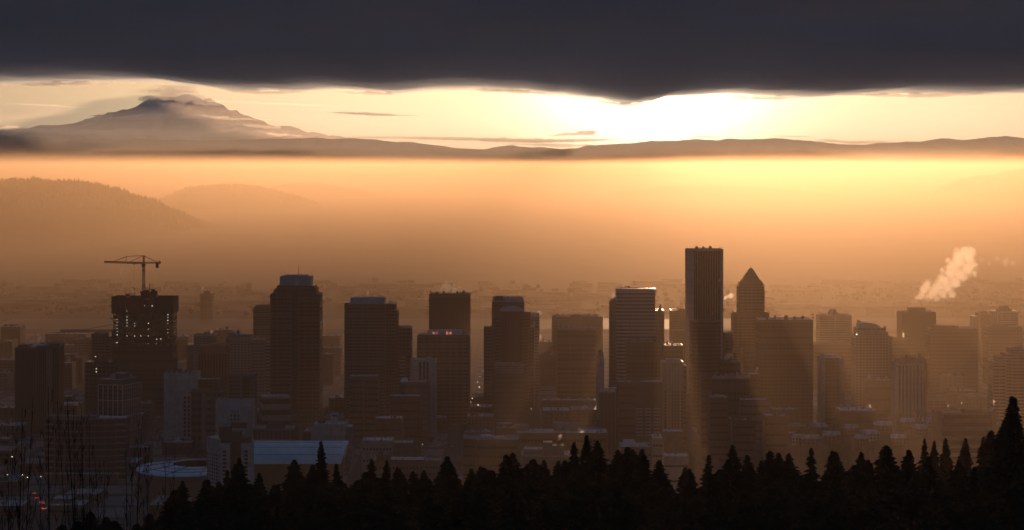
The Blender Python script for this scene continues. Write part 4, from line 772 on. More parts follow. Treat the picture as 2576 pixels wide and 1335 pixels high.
b.wall(b.x(878), b.x(952), 0, b.z(950), 0, 30, TAN); b.windows(b.x(880), b.x(913), 4, b.z(952), 0, 4, 10, 2.4, 2.2); b.windows(b.x(917), b.x(951), 4, b.z(954), -.4, 4, 10, 2.6, 2.2); b.roof(b.x(878), b.x(952), b.z(950), 0, 30, FROST, TAN); b.box('front_panel', b.x(915), b.x(952.5), 0, b.z(951), -.4, -.05, TAN)
b = B('brick_store', 'plain brown brick store with a frosted roof and a roof tank', 942, 1013, 1047, 2480, 30, short='the plain brick store')
b.wall(b.x(943), b.x(1011), 0, b.z(1056), 0, 30, BRICK); b.roof(b.x(943), b.x(1011), b.z(1056), 0, 30, MEMB, BRICK); b.box('roof_box', b.x(988), b.x(996), b.z(1056), b.z(1049), 8, 16, GREY); b.windows(b.x(945), b.x(1009), 6, b.z(1062), 0, 8, 3, 1.6, 1.8)
b = B('brick_office', 'wide reddish brick office two storeys over a hidden street', 978, 1059, 996, 2660, 30, short='the wide reddish office')
b.wall(b.x(980), b.x(1058), 0, b.z(1000), 0, 30, BRICK); b.box('cornice', b.x(979), b.x(1059), b.z(1004), b.z(1002), -.5, 0, TAN); b.windows(b.x(982), b.x(1056), 8, b.z(1004), 0, 10, 6, 1.9, 2.0); b.roof(b.x(980), b.x(1058), b.z(1000), 0, 30, FROST, BRICK)
b = B('stone_office', 'pale stone office with a sloping white roof corner below the pale strip block', 1003, 1080, 952, 2760, 28, short='the sloped-corner office')
b.wall(b.x(1005), b.x(1078), 0, b.z(964), 0, 28, TAN); b.windows(b.x(1007), b.x(1076), 6, b.z(966), 0, 12, 9, 1.3, 1.6); b.roof(b.x(1005), b.x(1078), b.z(964), 0, 28, FROST, PALE); q = MB(); q.poly([(b.x(1005), .2, 0), (b.x(1026), .2, 0), (b.x(1026), 14, 0), (b.x(1010), 14, 4), (b.x(1022), 14, 4), (b.x(1005), 14, 0)], [(0, 1, 4, 3), (1, 2, 4), (0, 3, 5), (2, 5, 3, 4), (0, 5, 2, 1)]); q.put('sloped_roof', MEMB, b.r, (0, 0, b.z(964)+.3))
b = B('wide_school_block', 'long brick school building with three roof skylights and gabled ends', 1163, 1308, 1081, 2330, 48, short='the skylit brick school')
b.wall(b.x(1165), b.x(1305), 0, b.z(1110), 0, 48, BRICK); b.roof(b.x(1165), b.x(1305), b.z(1110), 0, 48, GRAVEL, BRICK); b.windows(b.x(1200), b.x(1300), 8, b.z(1116), 0, 14, 5, 1.6, 2.0)
for k, (px, dy) in enumerate(((1222, 34), (1228, 24), (1255, 16))):
    q = MB(); q.prism([(-5, 0), (5, 0), (4.2, 1.6), (-4.2, 1.6)], 0, 5); q.put('skylight', MEMB, b.r, (b.x(px), dy, b.z(1110)+.3))
b.box('corner_wing', b.x(1164), b.x(1196), 0, b.z(1104), -2, -.1, BRICK); b.windows(b.x(1166), b.x(1194), 8, b.z(1112), -2.05, 5, 5, 1.3, 1.8)
b = B('long_flat_store', 'very long flat-roofed red brick building with two roof sheds', 1298, 1531, 1087, 2480, 44, short='the long flat brick building')
b.wall(b.x(1300), b.x(1530), 0, b.z(1092), 0, 44, BRICK); b.roof(b.x(1300), b.x(1530), b.z(1092), 0, 44, FROST, BRICK, .6); b.box('roof_shed', b.x(1394), b.x(1456), b.z(1092), b.z(1072), 26, 40, PALE); b.box('roof_shed', b.x(1296), b.x(1297.5)+12, b.z(1092), b.z(1077), 24, 40, PALE); b.windows(b.x(1310), b.x(1525), 8, b.z(1096), 0, 26, 3, 2.2, 2.4); b.box('string_course', b.x(1299.6), b.x(1530.4), b.z(1102), b.z(1100), -.3, -.02, TAN)
b = B('gold_edge_roof', 'flat snowy-roofed plant building with gold-lit edges and a steaming chimney', 1310, 1436, 1120, 2160, 40, short='the gold-edged plant')
b.wall(b.x(1312), b.x(1434), 0, b.z(1150), 0, 40, GREY); b.roof(b.x(1312), b.x(1434), b.z(1150), 0, 40, MEMB, PALE, 1.0); b.box('roof_storey', b.x(1318), b.x(1366), b.z(1150), b.z(1138), 14, 36, GREY); b.roof(b.x(1318), b.x(1366), b.z(1138), 14, 36, MEMB, PALE, .6)
b.box('plant_box', b.x(1366)+.2, b.x(1390), b.z(1150), b.z(1116), 8, 20, STEEL); b.box('plant_box', b.x(1390)+.2, b.x(1420), b.z(1150), b.z(1125), 8, 22, STEEL); b.box('chimney', b.x(1401), b.x(1411), b.z(1125), b.z(1112.5), 10, 14, BRICK)
b = B('snowy_complex', 'cluster of white-roofed low wings with a mansard roof', 1560, 1723, 1084, 2390, 46, short='the white-roofed wings')
b.wall(b.x(1562), b.x(1640), 0, b.z(1128), 0, 46, TAN); b.roof(b.x(1562), b.x(1640), b.z(1128), 0, 46, FROST, TAN); q = MB(); q.poly([(b.x(1566), 4, 0), (b.x(1602), 4, 0), (b.x(1602), 18, 0), (b.x(1566), 18, 0), (b.x(1570), 7, 6), (b.x(1598), 7, 6), (b.x(1598), 15, 6), (b.x(1570), 15, 6)], [(4, 5, 6, 7), (0, 1, 5, 4), (1, 2, 6, 5), (2, 3, 7, 6), (3, 0, 4, 7), (3, 2, 1, 0)]); q.put('mansard_roof', MEMB, b.r, (0, 0, b.z(1128)))
b.wall(b.x(1640)+.2, b.x(1670), 0, b.z(1106), -1, 44, PALE, 'wing'); b.roof(b.x(1640)+.2, b.x(1670), b.z(1106), -1, 44, MEMB, PALE); b.windows(b.x(1642), b.x(1668), 6, b.z(1108), -1, 4, 4, 1.8, 1.8); b.wall(b.x(1670)+.2, b.x(1722), 0, b.z(1094), 16, 46, TAN, 'wing'); b.roof(b.x(1670)+.2, b.x(1722), b.z(1094), 16, 46, MEMB, TAN); b.windows(b.x(1564), b.x(1638), 6, b.z(1132), 0, 9, 3, 1.8, 1.8)
b = B('low_white_store', 'small low store with a bright white front roof below the white-roofed wings', 1668, 1734, 1146, 2260, 26, short='the bright-fronted store'); b.wall(b.x(1670), b.x(1732), 0, b.z(1150), 0, 26, PALE); b.roof(b.x(1670), b.x(1732), b.z(1150), -.3, 26, MEMB, WHITE, .6); b.windows(b.x(1672), b.x(1730), 3, b.z(1154), 0, 8, 3, 2.2, 1.8)
b = B('dark_office_block', 'plain dark block with a ragged frosted roof above the firs', 1838, 1903, 1056, 2430, 30, short='the ragged-roof dark block'); b.wall(b.x(1840), b.x(1901), 0, b.z(1061), 0, 30, DARK); b.box('end_wall', b.x(1838.6), b.x(1841), 0, b.z(1060), -.5, -.02, PALE); b.roof(b.x(1840), b.x(1901), b.z(1061), 0, 30, MEMB, DARK, 1.2); b.units(b.x(1842), b.x(1898), b.z(1061), 4, 26, 6, DARK); b.windows(b.x(1845), b.x(1900), 6, b.z(1066), 0, 9, 7, 1.5, 1.5)
b = B('chimney_block', 'dark brick block with a stubby chimney splitting its pale roof edge', 1923, 1986, 1047, 2480, 28, short='the stubby-chimney block'); b.wall(b.x(1925), b.x(1984), 0, b.z(1050), 0, 28, BRICK); b.roof(b.x(1925), b.x(1984), b.z(1050), 0, 28, FROST, PALE); b.box('chimney', b.x(1947), b.x(1954), b.z(1052), b.z(1043), -.6, 4, DARK); b.windows(b.x(1927), b.x(1982), 5, b.z(1054), 0, 9, 5, 1.4, 1.7)
b = B('bluish_row', 'long grey-blue row house front with a pale roof line', 1860, 1940, 1006, 2660, 24, short='the grey-blue row'); b.wall(b.x(1862), b.x(1938), 0, b.z(1009), 0, 24, GREY); b.roof(b.x(1862), b.x(1938), b.z(1009), -.3, 24, MEMB, GREY); b.windows(b.x(1864), b.x(1936), 5, b.z(1012), 0, 12, 6, 1.5, 1.8)
b = B('set_back_block', 'brown block with a white roof screen between the frosted-edge hotel and grey-blue row', 1783, 1834, 997, 2600, 26, short='the white-screen block'); b.wall(b.x(1785), b.x(1832), 0, b.z(1003), 0, 26, BRICK); b.roof(b.x(1785), b.x(1832), b.z(1003), 0, 26, FROST, TAN); b.box('roof_screen', b.x(1796), b.x(1822), b.z(1003), b.z(996.5), 5, 16, WHITE); b.windows(b.x(1787), b.x(1830), 5, b.z(1006), 0, 7, 8, 1.6, 1.7)
b = B('flat_white_roof', 'flat white-roofed hall with steam drifting from one corner', 2113, 2206, 1027, 2540, 44, short='the flat white-roofed hall'); b.wall(b.x(2115), b.x(2204), 0, b.z(1036), 0, 44, DARK); b.roof(b.x(2115), b.x(2204), b.z(1036), 0, 44, MEMB, TAN, .6); b.units(b.x(2120), b.x(2200), b.z(1036), 5, 38, 5); b.windows(b.x(2118), b.x(2202), 4, b.z(1040), 0, 12, 3, 1.8, 1.8)
b = B('curved_hotel', 'broad hotel with a shallow curved front and balconies at both ends', 108, 317, 1047, 2450, 30, short='the curved hotel')
n = 8; H = b.z(1058)
for k in range(n):
    u0, u1 = b.x(110+k*25.6), b.x(110+(k+1)*25.6); y = 7*math.sin((k+.5)/n*math.pi)*-1+7
    nf_ = 10; fl_ = H/nf_
    for j in range(nf_):
        b.box('spandrel', u0, u1, j*fl_, j*fl_+1.5, y-.3, y+22, GREY); b.box('window_band', u0+.05, u1-.05, j*fl_+1.48, (j+1)*fl_+.02, y, y+21.9, GLASSB)
        if k in (0, 7): b.box('balcony', u0-.6, u1+.6, j*fl_+.9, j*fl_+2.0, y-2.2, y-.32, PALE)
    b.box('pier', u0-.5, u0+.5, 0, H, y-.6, y-.28, GREY); b.box('cornice', u0+.02, u1-.02, H, H+1.1, y-.4, y+22, GREY)
b.box('low_roof', b.x(112), b.x(240), H+1.1, b.z(1049.5), 8, 24, GREY); b.box('roof_patch', b.x(245), b.x(272), H+1.1, H+1.9, 8, 22, MEMB); b.box('roof_patch', b.x(276), b.x(312), H+1.1, H+1.7, 9, 22, MEMB)
b.wall(b.x(120), b.x(300), 0, 8, -14, -3, TAN, 'podium'); b.box('podium_roof', b.x(119), b.x(301), 8, 8.4, -14.3, -3, FROST)
b = B('corner_office', 'square dark office with white grid frames and a frosted roof, seen on its corner', 245, 311, 957, 2650, 34, rot=-.30, short='the white-grid office')
W2 = b.W/2*1.02; zt = b.z(957); b.bands(-W2, W2, 0, zt, 0, 40, 16, DARK, GLASS, .6, 0, 0, proud=.12, top=4.5)
for k in range(6): xx = -W2+2*W2*k/5; b.box('frame_post', xx-.45, xx+.45, 0, zt-4.5, -.6, -.1, WHITE)
for zz in (zt-4.6, zt-19, zt-34, zt-48): b.box('frame_rail', -W2-.3, W2+.3, zz-.45, zz+.45, -.75, -.14, WHITE); b.box('frame_rail', W2+.12, W2+.75, zz-.45, zz+.45, 0, 40, WHITE)
for k in range(10): yy = 40*k/9; b.box('frame_post', W2+.1, W2+.6, 0, zt-4.5, yy-.4, yy+.4, WHITE)
b.roof(-W2-.3, W2+.3, zt, -.3, 40, MEMB, DARK, .5); b.box('penthouse', -2, 8, zt, zt+5.5, 12, 24, STEEL); b.box('penthouse_roof', -2.2, 8.2, zt+5.5, zt+5.9, 11.8, 24.2, FROST); b.units(-W2+2, W2-2, zt+.1, 4, 34, 4)
# ---- stadium, vaulted hall and near apartment tower
b = B('stadium', 'stadium with a snow-white horseshoe roof around a dark open field', 322, 560, 1170, 2300, 110, short='the horseshoe stadium', cat='stadium')
zr = b.z(1196); cx0 = b.x(452); cyy = 62; n = 48
def ring(rx, ry, hx, hy, a): return (cx0+rx*math.cos(a), cyy+ry*math.sin(a)), (cx0+10+hx*math.cos(a), cyy-2+hy*math.sin(a))
RX, RY = b.x(452)-b.x(320), 66; A = [math.radians(30+300*i/n) for i in range(n+1)]
q = MB(); o_ = [ring(RX, RY, 23, 34, a) for a in A]
for i in range(n):
    (ax, ay), (bx_, by_) = o_[i]; (cx_, cy_), (dx_, dy_) = o_[i+1]
    q.poly([(ax, ay, zr), (cx_, cy_, zr), (dx_, dy_, zr+4), (bx_, by_, zr+4), (ax, ay, zr-1.2), (cx_, cy_, zr-1.2), (dx_, dy_, zr+2.8), (bx_, by_, zr+2.8)], [(3, 2, 1, 0), (4, 5, 6, 7), (0, 1, 5, 4), (2, 3, 7, 6)]+([(0, 4, 7, 3)] if i == 0 else [])+([(1, 2, 6, 5)] if i == n-1 else []))
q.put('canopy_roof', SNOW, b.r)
q = MB()
for i in range(n):
    (ax, ay), _a = o_[i]; (cx_, cy_), _b = o_[i+1]; f_ = .985
    q.poly([(ax, ay, 0), (cx_, cy_, 0), (cx_, cy_, zr-1.4), (ax, ay, zr-1.4)], [(0, 1, 2, 3)])
q.put('outer_wall', TAN, b.r)
for i in range(0, n+1, 6):
    (ax, ay), (bx_, by_) = o_[i]; q = MB(); q.bar((ax, ay, zr+.3), (bx_, by_, zr+4.2), .35); q.put('roof_rib', STEEL, b.r)
q = MB()
for f_ in (.35, .7):
    for i in range(n):
        p = [o_[j][0][0]*(1-f_)+o_[j][1][0]*f_ for j in (i, i+1)]; r2 = [o_[j][0][1]*(1-f_)+o_[j][1][1]*f_ for j in (i, i+1)]
        q.bar((p[0], r2[0], zr+4*f_+.2), (p[1], r2[1], zr+4*f_+.2), .22)
q.put('roof_walkway', STEEL, b.r)
q = MB()
for j in range(5):
    for i in range(n):
        f0, f1 = .55+j*.09, .55+(j+1)*.09; pts = []
        for jj, ff in ((i, f0), (i+1, f0), (i+1, f1), (i, f1)): pts.append((o_[jj][0][0]*(1-ff)+o_[jj][1][0]*ff, o_[jj][0][1]*(1-ff)+o_[jj][1][1]*ff, 12-j*2.4))
        q.poly(pts, [(0, 1, 2, 3)])
q.put('seating_tiers', DARK, b.r); q = MB(); q.zprism([(cx0+12+30*math.cos(t*.3927), cyy-2+36*math.sin(t*.3927)) for t in range(16)], .03, .2); q.put('playing_field', mat('turf', (.035, .05, .02)), b.r)
b = B('vaulted_hall', 'long hall with a white barrel-vaulted roof and amber brick wall', 629, 858, 1121, 2380, 60, short='the white vaulted hall', cat='hall')
x0, x1 = b.x(629), b.x(846); ze, zt = b.z(1166), b.z(1119)
NV = 7
for k in range(NV):
    def vp(a): return (30-30*math.cos(a), ze+(zt-ze)*1.0*math.sin(a))
    a0, a1 = math.pi*k/NV, math.pi*(k+1)/NV; q = MB(); seg = [vp(a0+(a1-a0)*i/3) for i in range(4)]
    vsx = []
    for yy, zz in seg:
        sl_ = (zz-ze)*.28; vsx += [(x0, yy, zz), (x1+4+sl_, yy, zz)]
    q.poly(vsx+[(x, y, z-.8) for x, y, z in vsx], [(2*i, 2*i+1, 2*i+3, 2*i+2) for i in range(3)]+[(8+2*i+2, 8+2*i+3, 8+2*i+1, 8+2*i) for i in range(3)]+[(0, 8, 9, 1), (6, 7, 15, 14)]+[(2*i+1, 2*i+9, 2*i+11, 2*i+3) for i in range(3)]); q.put('roof_panel', SNOW, b.r)
    if 0 < k < NV-1: yy, zz = vp(a0); q = MB(); q.box(x0, x1+4, yy-.25, yy+.25, zz-.1, zz+.3); q.put('roof_seam', METAL, b.r)
AMB = mat('amber_brick', (.22, .13, .06)); b.wall(x0+.3, x1+2, 0, ze-.9, .4, 59, AMB)
q = MB(); q.prism([(0, ze-.9), (59, ze-.9)]+[(30+29*math.cos(t), ze-.9+(zt-ze-1)*math.sin(t)) for t in [math.pi*i/10 for i in range(1, 10)]], 0, .6); gw = q.put('gable_wall', AMB, b.r, (x1+2.8, .5, 0), math.pi/2)
for k in range(12): xx = x0+4+k*(x1-x0-6)/11; b.box('buttress', xx-.6, xx+.6, 0, ze-1.2, -.7, .35, AMB)
b = B('apartment_tower', 'near white apartment tower with rows of small windows and dark roof boxes', 511, 632, 1110, 2180, 26, short='the near white apartment tower')
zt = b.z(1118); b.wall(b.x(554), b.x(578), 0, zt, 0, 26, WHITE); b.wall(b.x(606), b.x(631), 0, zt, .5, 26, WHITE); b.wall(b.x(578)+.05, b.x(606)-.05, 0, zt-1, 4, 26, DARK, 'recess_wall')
b.windows(b.x(560), b.x(570), 4, b.z(1132)-0, 0, 1, 17, 2.8, 1.9); b.windows(b.x(614), b.x(624), 4, b.z(1132), .5, 1, 17, 2.6, 1.9)
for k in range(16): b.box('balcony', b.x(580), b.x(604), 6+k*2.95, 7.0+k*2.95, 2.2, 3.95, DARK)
q = MB(); lw = [(b.x(554)-.05, .3), (b.x(554)-.05, 26), (b.x(530), 38), (b.x(511), 26)]; q.zprism(lw, 0, b.z(1108)); q.put('angled_wing', WHITE, b.r)
p0, p1 = Vector((b.x(511), 26, 0)), Vector((b.x(554)-.05, .3, 0)); dv = p1-p0; ang = math.atan2(dv.y, dv.x); nn = Vector((dv.y, -dv.x, 0)).normalized()
for k in range(17):
    for i in range(6):
        c = p0+dv*((i+.5)/6)+nn*.04; o = put('window', bxm('window', 1.7 if i % 2 else 2.6, .14, 1.5, GLASS), b.r, (c.x, c.y, 5+k*2.75), ang)
q = MB(); q.zprism([(x*.97, y*.97+.4) for x, y in lw], 0, .3); q.put('roof', FROST, b.r, (0, 0, b.z(1108)))
b.box('roof_box', b.x(548), b.x(577), zt, b.z(1077), 8, 22, DARK); b.box('roof_box', b.x(577)+.1, b.x(600), zt, b.z(1090), 6, 24, DARK); b.box('roof_box', b.x(600)+.1, b.x(627), zt, b.z(1102), 5, 24, DARK); b.mast(606, 1102, 1091, 6, .3); b.mast(616, 1102, 1090, 6, .3); b.roof(b.x(606), b.x(631), zt, .5, 26, FROST, WHITE)
b = B('old_brick_block', 'old brick apartment block with a tank and parapet, lowest above the firs', 930, 1108, 1146, 2230, 36, short='the old tank-roofed block')
b.wall(b.x(938), b.x(1068), 0, b.z(1162), 0, 36, TAN); b.roof(b.x(938), b.x(1068), b.z(1162), -.3, 36, FROST, BRICK, 1.2); b.box('roof_box', b.x(946), b.x(981), b.z(1162), b.z(1148), 6, 16, DARK); b.box('tank', b.x(952), b.x(962), b.z(1148), b.z(1138), 8, 14, DARK); b.windows(b.x(942), b.x(1064), 6, b.z(1170), 0, 14, 6, 1.5, 1.8); b.wall(b.x(1068)+.2, b.x(1106), 0, b.z(1164), 3, 34, TAN, 'wing'); b.roof(b.x(1068)+.2, b.x(1106), b.z(1164), 3, 34, GRAVEL, TAN); b.windows(b.x(1070), b.x(1104), 6, b.z(1170), 3, 4, 6, 1.5, 1.8); b.box('string_course', b.x(937.5), b.x(1068.5), b.z(1168), b.z(1166.5), -.35, -.02, BRICK)
b = B('white_flat_block', 'pale flat-roofed block with a roof court behind the old tank-roofed block', 908, 1040, 1096, 2330, 34, short='the pale court block'); b.wall(b.x(910), b.x(988), 0, b.z(1112), 0, 34, PALE); b.roof(b.x(910), b.x(988), b.z(1112), 0, 34, MEMB, PALE); b.wall(b.x(988)+.2, b.x(1038), 0, b.z(1118), 1, 30, TAN, 'wing'); b.roof(b.x(988)+.2, b.x(1038), b.z(1118), 1, 30, FROST, TAN); b.windows(b.x(912), b.x(986), 6, b.z(1116), 0, 9, 4, 1.6, 1.8)
# ---- east bank: factory under the great plume and a bridge
b = B('steam_plant', 'hazy industrial plant with low stacks under the great steam plume', 2296, 2378, 764, 5440, 60, short='the steam plant', cat='factory'); b.wall(b.x(2298), b.x(2376), 0, b.z(770), 0, 60, TAN); b.box('stack', b.x(2301), b.x(2304), b.z(770.2), b.z(760), 6, 9, GREY); b.box('stack', b.x(2318), b.x(2322), b.z(770.2), b.z(762), 6, 10, GREY); b.box('stack', b.x(2345), b.x(2349), b.z(770.2), b.z(763), 6, 10, GREY)
br = put('river_bridge', None, None, (PX(2250, 5165), 5165, 0)); tag(br, 'long low bridge crossing the pale river in the haze', 'bridge')
q = MB(); q.box(-170, 190, -6, 6, 14, 17); q.put('deck', GREY, br); q = MB(); q.box(-170, 190, -6.2, -5.9, 17, 18.2); q.box(-170, 190, 5.9, 6.2, 17, 18.2); q.put('railing', GREY, br)
for k in range(7): q = MB(); q.box(-152+k*52-3, -152+k*52+3, -4, 4, -.5, 14.1); q.put('bridge_pier', GREY, br)
b = B('hazy_tower', 'faint solitary tower standing far off in the haze past the crane', 503, 536, 735, 5050, 30, short='the faint hazy tower'); b.bands(b.x(504), b.x(534), 0, b.z(738), 0, 30, 15, TAN, GLASS, .4, 5, 3); b.box('penthouse', b.x(512), b.x(528), b.z(738), b.z(733), 6, 20, TAN)

# ------------------------------------------------------------------ labels that single out look-alikes by what stands nearest
USED = set()
def near_words(px, py, Y, n=6):
    return sorted(NAMED, key=lambda q: abs(q[1]-px)+1.1*abs(q[2]+18-py)+.02*abs(q[3]-Y))[:n]
def unique(desc, px, py, Y, at=None):
    ns = near_words(px, py, Y)
    opts = []
    for q in ns[:3]:
        rel = at or ('in front of' if q[3] > Y+25 else 'behind' if q[3] < Y-25 else 'beside')
        opts.append('%s %s %s' % (desc, rel, q[0]))
    for i in range(4):
        for j in range(i+1, 6): opts.append('%s between %s and %s' % (desc, ns[i][0], ns[j][0]))
    for o in opts:
        if o not in USED and len(o.split()) <= 16: USED.add(o); return o
    return None

# ------------------------------------------------------------------ streets, pavements, plain city blocks
struct(put('road', mesh('road', [(-900, 2190, .06), (950, 2190, .06), (950, 4640, .06), (-900, 4640, .06)], [(0, 1, 2, 3)], ASPH)), 'dark asphalt streets between the city blocks')
q = MB(); r = random.Random(3); blocks = []
for j in range(31):
    for i in range(-11, 12):
        x0 = -48+79*i; y0 = 2200+79*j
        if abs(x0+30) < .1818*y0+60: q.box(x0, x0+61, y0, y0+61, -.3, .2); blocks.append((x0, y0))
struct(q.put('pavement', PAVE), 'kerbed pavements framing the city blocks')
q = MB()
for i in range(-10, 11):
    X = -57+79*i
    for k in range(230):
        Y = 2200+k*10
        if abs(X) < .19*Y: q.poly([(X-.08, Y, .07), (X+.08, Y, .07), (X+.08, Y+4, .07), (X-.08, Y+4, .07)], [(0, 1, 2, 3)])
struct(q.put('road_marking', mat('white_road_paint', (.7, .7, .68), .7)), 'dashed centre lines on the streets')
SEEN = [(q_[1], q_[2], q_[3]) for q_ in NAMED]
RECT = []
for o in list(bpy.data.objects):
    pass
for (fx0, fx1, fy0, fy1), nm in zip(FOOT, range(len(FOOT))): RECT.append((CX+(fx0+5)*F/(fy0+6), CX+(fx1-5)*F/(fy0+6), None, fy0+6))
TOPS = {}
def tops_of(i): return RECT[i]
ALLB = [o for o in bpy.data.objects if o.type == 'EMPTY' and o.get('category') in ('building', 'stadium', 'hall', 'tower')]
RECT = []
for o in ALLB:
    zt = 0; xa, xb = 1e9, -1e9
    for c in o.children:
        if c.data and len(c.data.vertices) and c.name.split('.')[0] not in ('antenna_mast', 'work_light', 'flagpole', 'spire', 'rebar'):
            for v in (c.data.vertices[0].co, c.data.vertices[-1].co):
                zt = max(zt, c.location.z+v.z); xa = min(xa, c.location.x+v.x); xb = max(xb, c.location.x+v.x)
    Y = o.location.y; RECT.append((CX+(o.location.x+xa)*F/Y, CX+(o.location.x+xb)*F/Y, EY+(ZC-zt)*F/Y, Y))
def visible(x0, x1, yt, yb, Y):
    hit = tot = 0
    for a in range(5):
        px = x0+(x1-x0)*(a+.5)/5
        for c in range(4):
            py = yt+(yb-yt)*(c+.35)/4; tot += 1
            if py > 1165 and px > 420 or py > 1330 or px < -10 or px > 2586: continue
            if any(q[0] <= px <= q[1] and q[2] <= py and q[3] < Y for q in RECT): continue
            hit += 1
    return hit/tot
KINDS = [(TAN, 'tan'), (DARK, 'dark'), (BRICK, 'brown brick'), (GREY, 'grey'), (DARK, 'dark'), (BRICK, 'brown brick'), (TAN, 'tan'), (DARK, 'dark')]
ROOFS = [(FROST, 'frosted'), (GRAVEL, 'dull'), (FROST, 'frosted'), (MEMB, 'white')]
n_in = 0
for x0, y0 in sorted(blocks, key=lambda t: t[1]):
    halves = [(x0+1, x0+60)] if r.random() < .3 else [(x0+1, x0+29.5), (x0+31.5, x0+60)]
    for xa, xb in halves:
        dep = r.uniform(24, 56); ya = y0+r.uniform(1, 4)
        if any(xa < f[1] and xb > f[0] and ya < f[3] and ya+dep > f[2] for f in FOOT): continue
        if y0 > 4250: continue
        lo, hi = (5, 10) if y0 < 2560 else (6, 14) if y0 < 2900 else (8, 22) if y0 < 3300 else (12, 38)
        h = r.uniform(lo, hi); Y = ya
        px0, px1, yt, yb = CX+xa*F/Y, CX+xb*F/Y, EY+(ZC-h)*F/Y, EY+ZC*F/Y
        if r.random() < .14 and y0 < 3000: continue                       # parking lot
        if visible(px0, px1, yt, yb, Y) < (.3 if y0 < 3000 else .45) or n_in >= 170: continue
        wm, wn = r.choice(KINDS); rm, rn = r.choice(ROOFS)
        ft = r.choice(['roof hut', 'chimney', 'row of vents', 'skylight', 'water tank', 'side wing'])
        size = 'low' if h < 14 else 'mid-rise' if h < 26 else 'tall'
        lab = unique('%s %s block with %s roof and %s' % (size, wn, rn, ft), (px0+px1)/2, yt, Y) or unique('%s %s house block with %s roof' % (size, wn, rn), (px0+px1)/2, yt, Y)
        if not lab: continue
        n_in += 1
        b = B('city_block', lab, px0, px1, yt, Y, dep, group='plain blocks filling the city grid'); RECT.append((px0, px1, yt, Y))
        W2 = b.W/2; b.wall(-W2, W2, 0, h, 0, dep, wm); b.roof(-W2, W2, h, 0, dep, rm, wm, r.uniform(.4, 1.2))
        nf_ = max(2, int(h/3.6)); nw = max(4, int(b.W/r.uniform(3.2, 6)))
        st = r.random()
        if st < .6 and nf_*nw <= 90: b.windows(-W2+.8, W2-.8, 3, h-.8, 0, nw, nf_-1, b.W/nw*r.uniform(.35, .6), r.uniform(1.4, 2.2))
        else:
            for k in range(nf_-1): b.box('window_band', -W2+.8, W2-.8, 3.6+k*3.5, 5.3+k*3.5, -.12, .1, GLASS)
            for k in range(nw): xx = -W2+b.W*k/(nw-1) if nw > 1 else 0; b.box('pier', max(-W2, xx-.5), min(W2, xx+.5), 0, h, -.35, -.02, wm)
        cx = r.uniform(-W2*.5, W2*.5); cyy = r.uniform(dep*.2, dep*.6)
        if ft == 'roof hut': b.box('roof_hut', cx-4, cx+4, h+.25, h+3.4, cyy-3, cyy+3, wm)
        elif ft == 'chimney': b.box('chimney', cx-.9, cx+.9, h+.25, h+5, cyy-.9, cyy+.9, BRICK)
        elif ft == 'row of vents': b.units(-W2+2, W2-2, h, 4, dep-3, 5, METAL, n_in)
        elif ft == 'skylight':
            q = MB(); q.prism([(-4, 0), (4, 0), (0, 2)], -5, 5); q.put('skylight', MEMB, b.r, (cx, cyy+5, h+.25))
        elif ft == 'water tank':
            q = MB(); q.bar((0, 0, 1.2), (0, 0, 4.4), 1.6, 10); 
            for sx in (-1, 1):
                for sy in (-1, 1): q.bar((sx, sy, 0), (sx, sy, 1.3), .15)
            q.put('water_tank', STEEL, b.r, (cx, cyy, h+.25))
        else: b.box('wing', -W2+1, W2*.1, h+.25, h+3.6, dep*.45, dep-2, wm); b.box('wing_roof', -W2+.7, W2*.1+.3, h+3.6, h+3.9, dep*.45-.3, dep-1.7, rm)
        b.units(-W2+3, W2-3, h, 3, dep*.4, 2, METAL, n_in+5)
print('infill', n_in)

# ------------------------------------------------------------------ far city across the river: countless low roofs and trees
def scatter_far():
    r = random.Random(11); q = MB(); t = MB()
    for k in range(500):
        Y = 5220+1500*r.random(); X = r.uniform(-.2, .2)*Y
        w_, d_, h_ = r.choice([(8, 10, 6), (10, 12, 7), (24, 30, 8), (45, 40, 9), (80, 50, 10)]) if r.random() < .75 else (14, 14, 14)
        q.box(X-w_/2, X+w_/2, Y, Y+d_, -.2, h_*r.uniform(.5, .9))
    for k in range(900):
        Y = 5210+1300*r.random(); X = r.uniform(-.2, .2)*Y
        if N(X/420, Y/700, 4) < -.05: continue
        h = r.uniform(4, 8) if N(X/300, Y/500, 8) < .2 else r.uniform(6, 11); R = h*r.uniform(.4, .8); b0 = len(t.v)
        t.v += [(X, Y, -.5)]+[(X+R*math.cos(a*1.2566+k), Y+R*math.sin(a*1.2566+k), h*.4) for a in range(5)]+[(X+R*.6*math.cos(a*1.2566+k+.6), Y+R*.6*math.sin(a*1.2566+k+.6), h*.78) for a in range(5)]+[(X, Y, h)]
        for a in range(5):
            c = (a+1) % 5; t.f += [(b0, b0+1+c, b0+1+a), (b0+1+a, b0+1+c, b0+6+a), (b0+1+c, b0+6+c, b0+6+a), (b0+6+a, b0+6+c, b0+11)]
    tag(q.put('distant_rooftops', mat('far_roofs', (.14, .125, .11), .85, .5, .01, spec=.12)), 'countless low roofs across the river fading in haze', kind='stuff')
    tag(t.put('distant_trees', FOREST), 'countless trees across the river fading in haze', kind='stuff')
scatter_far()

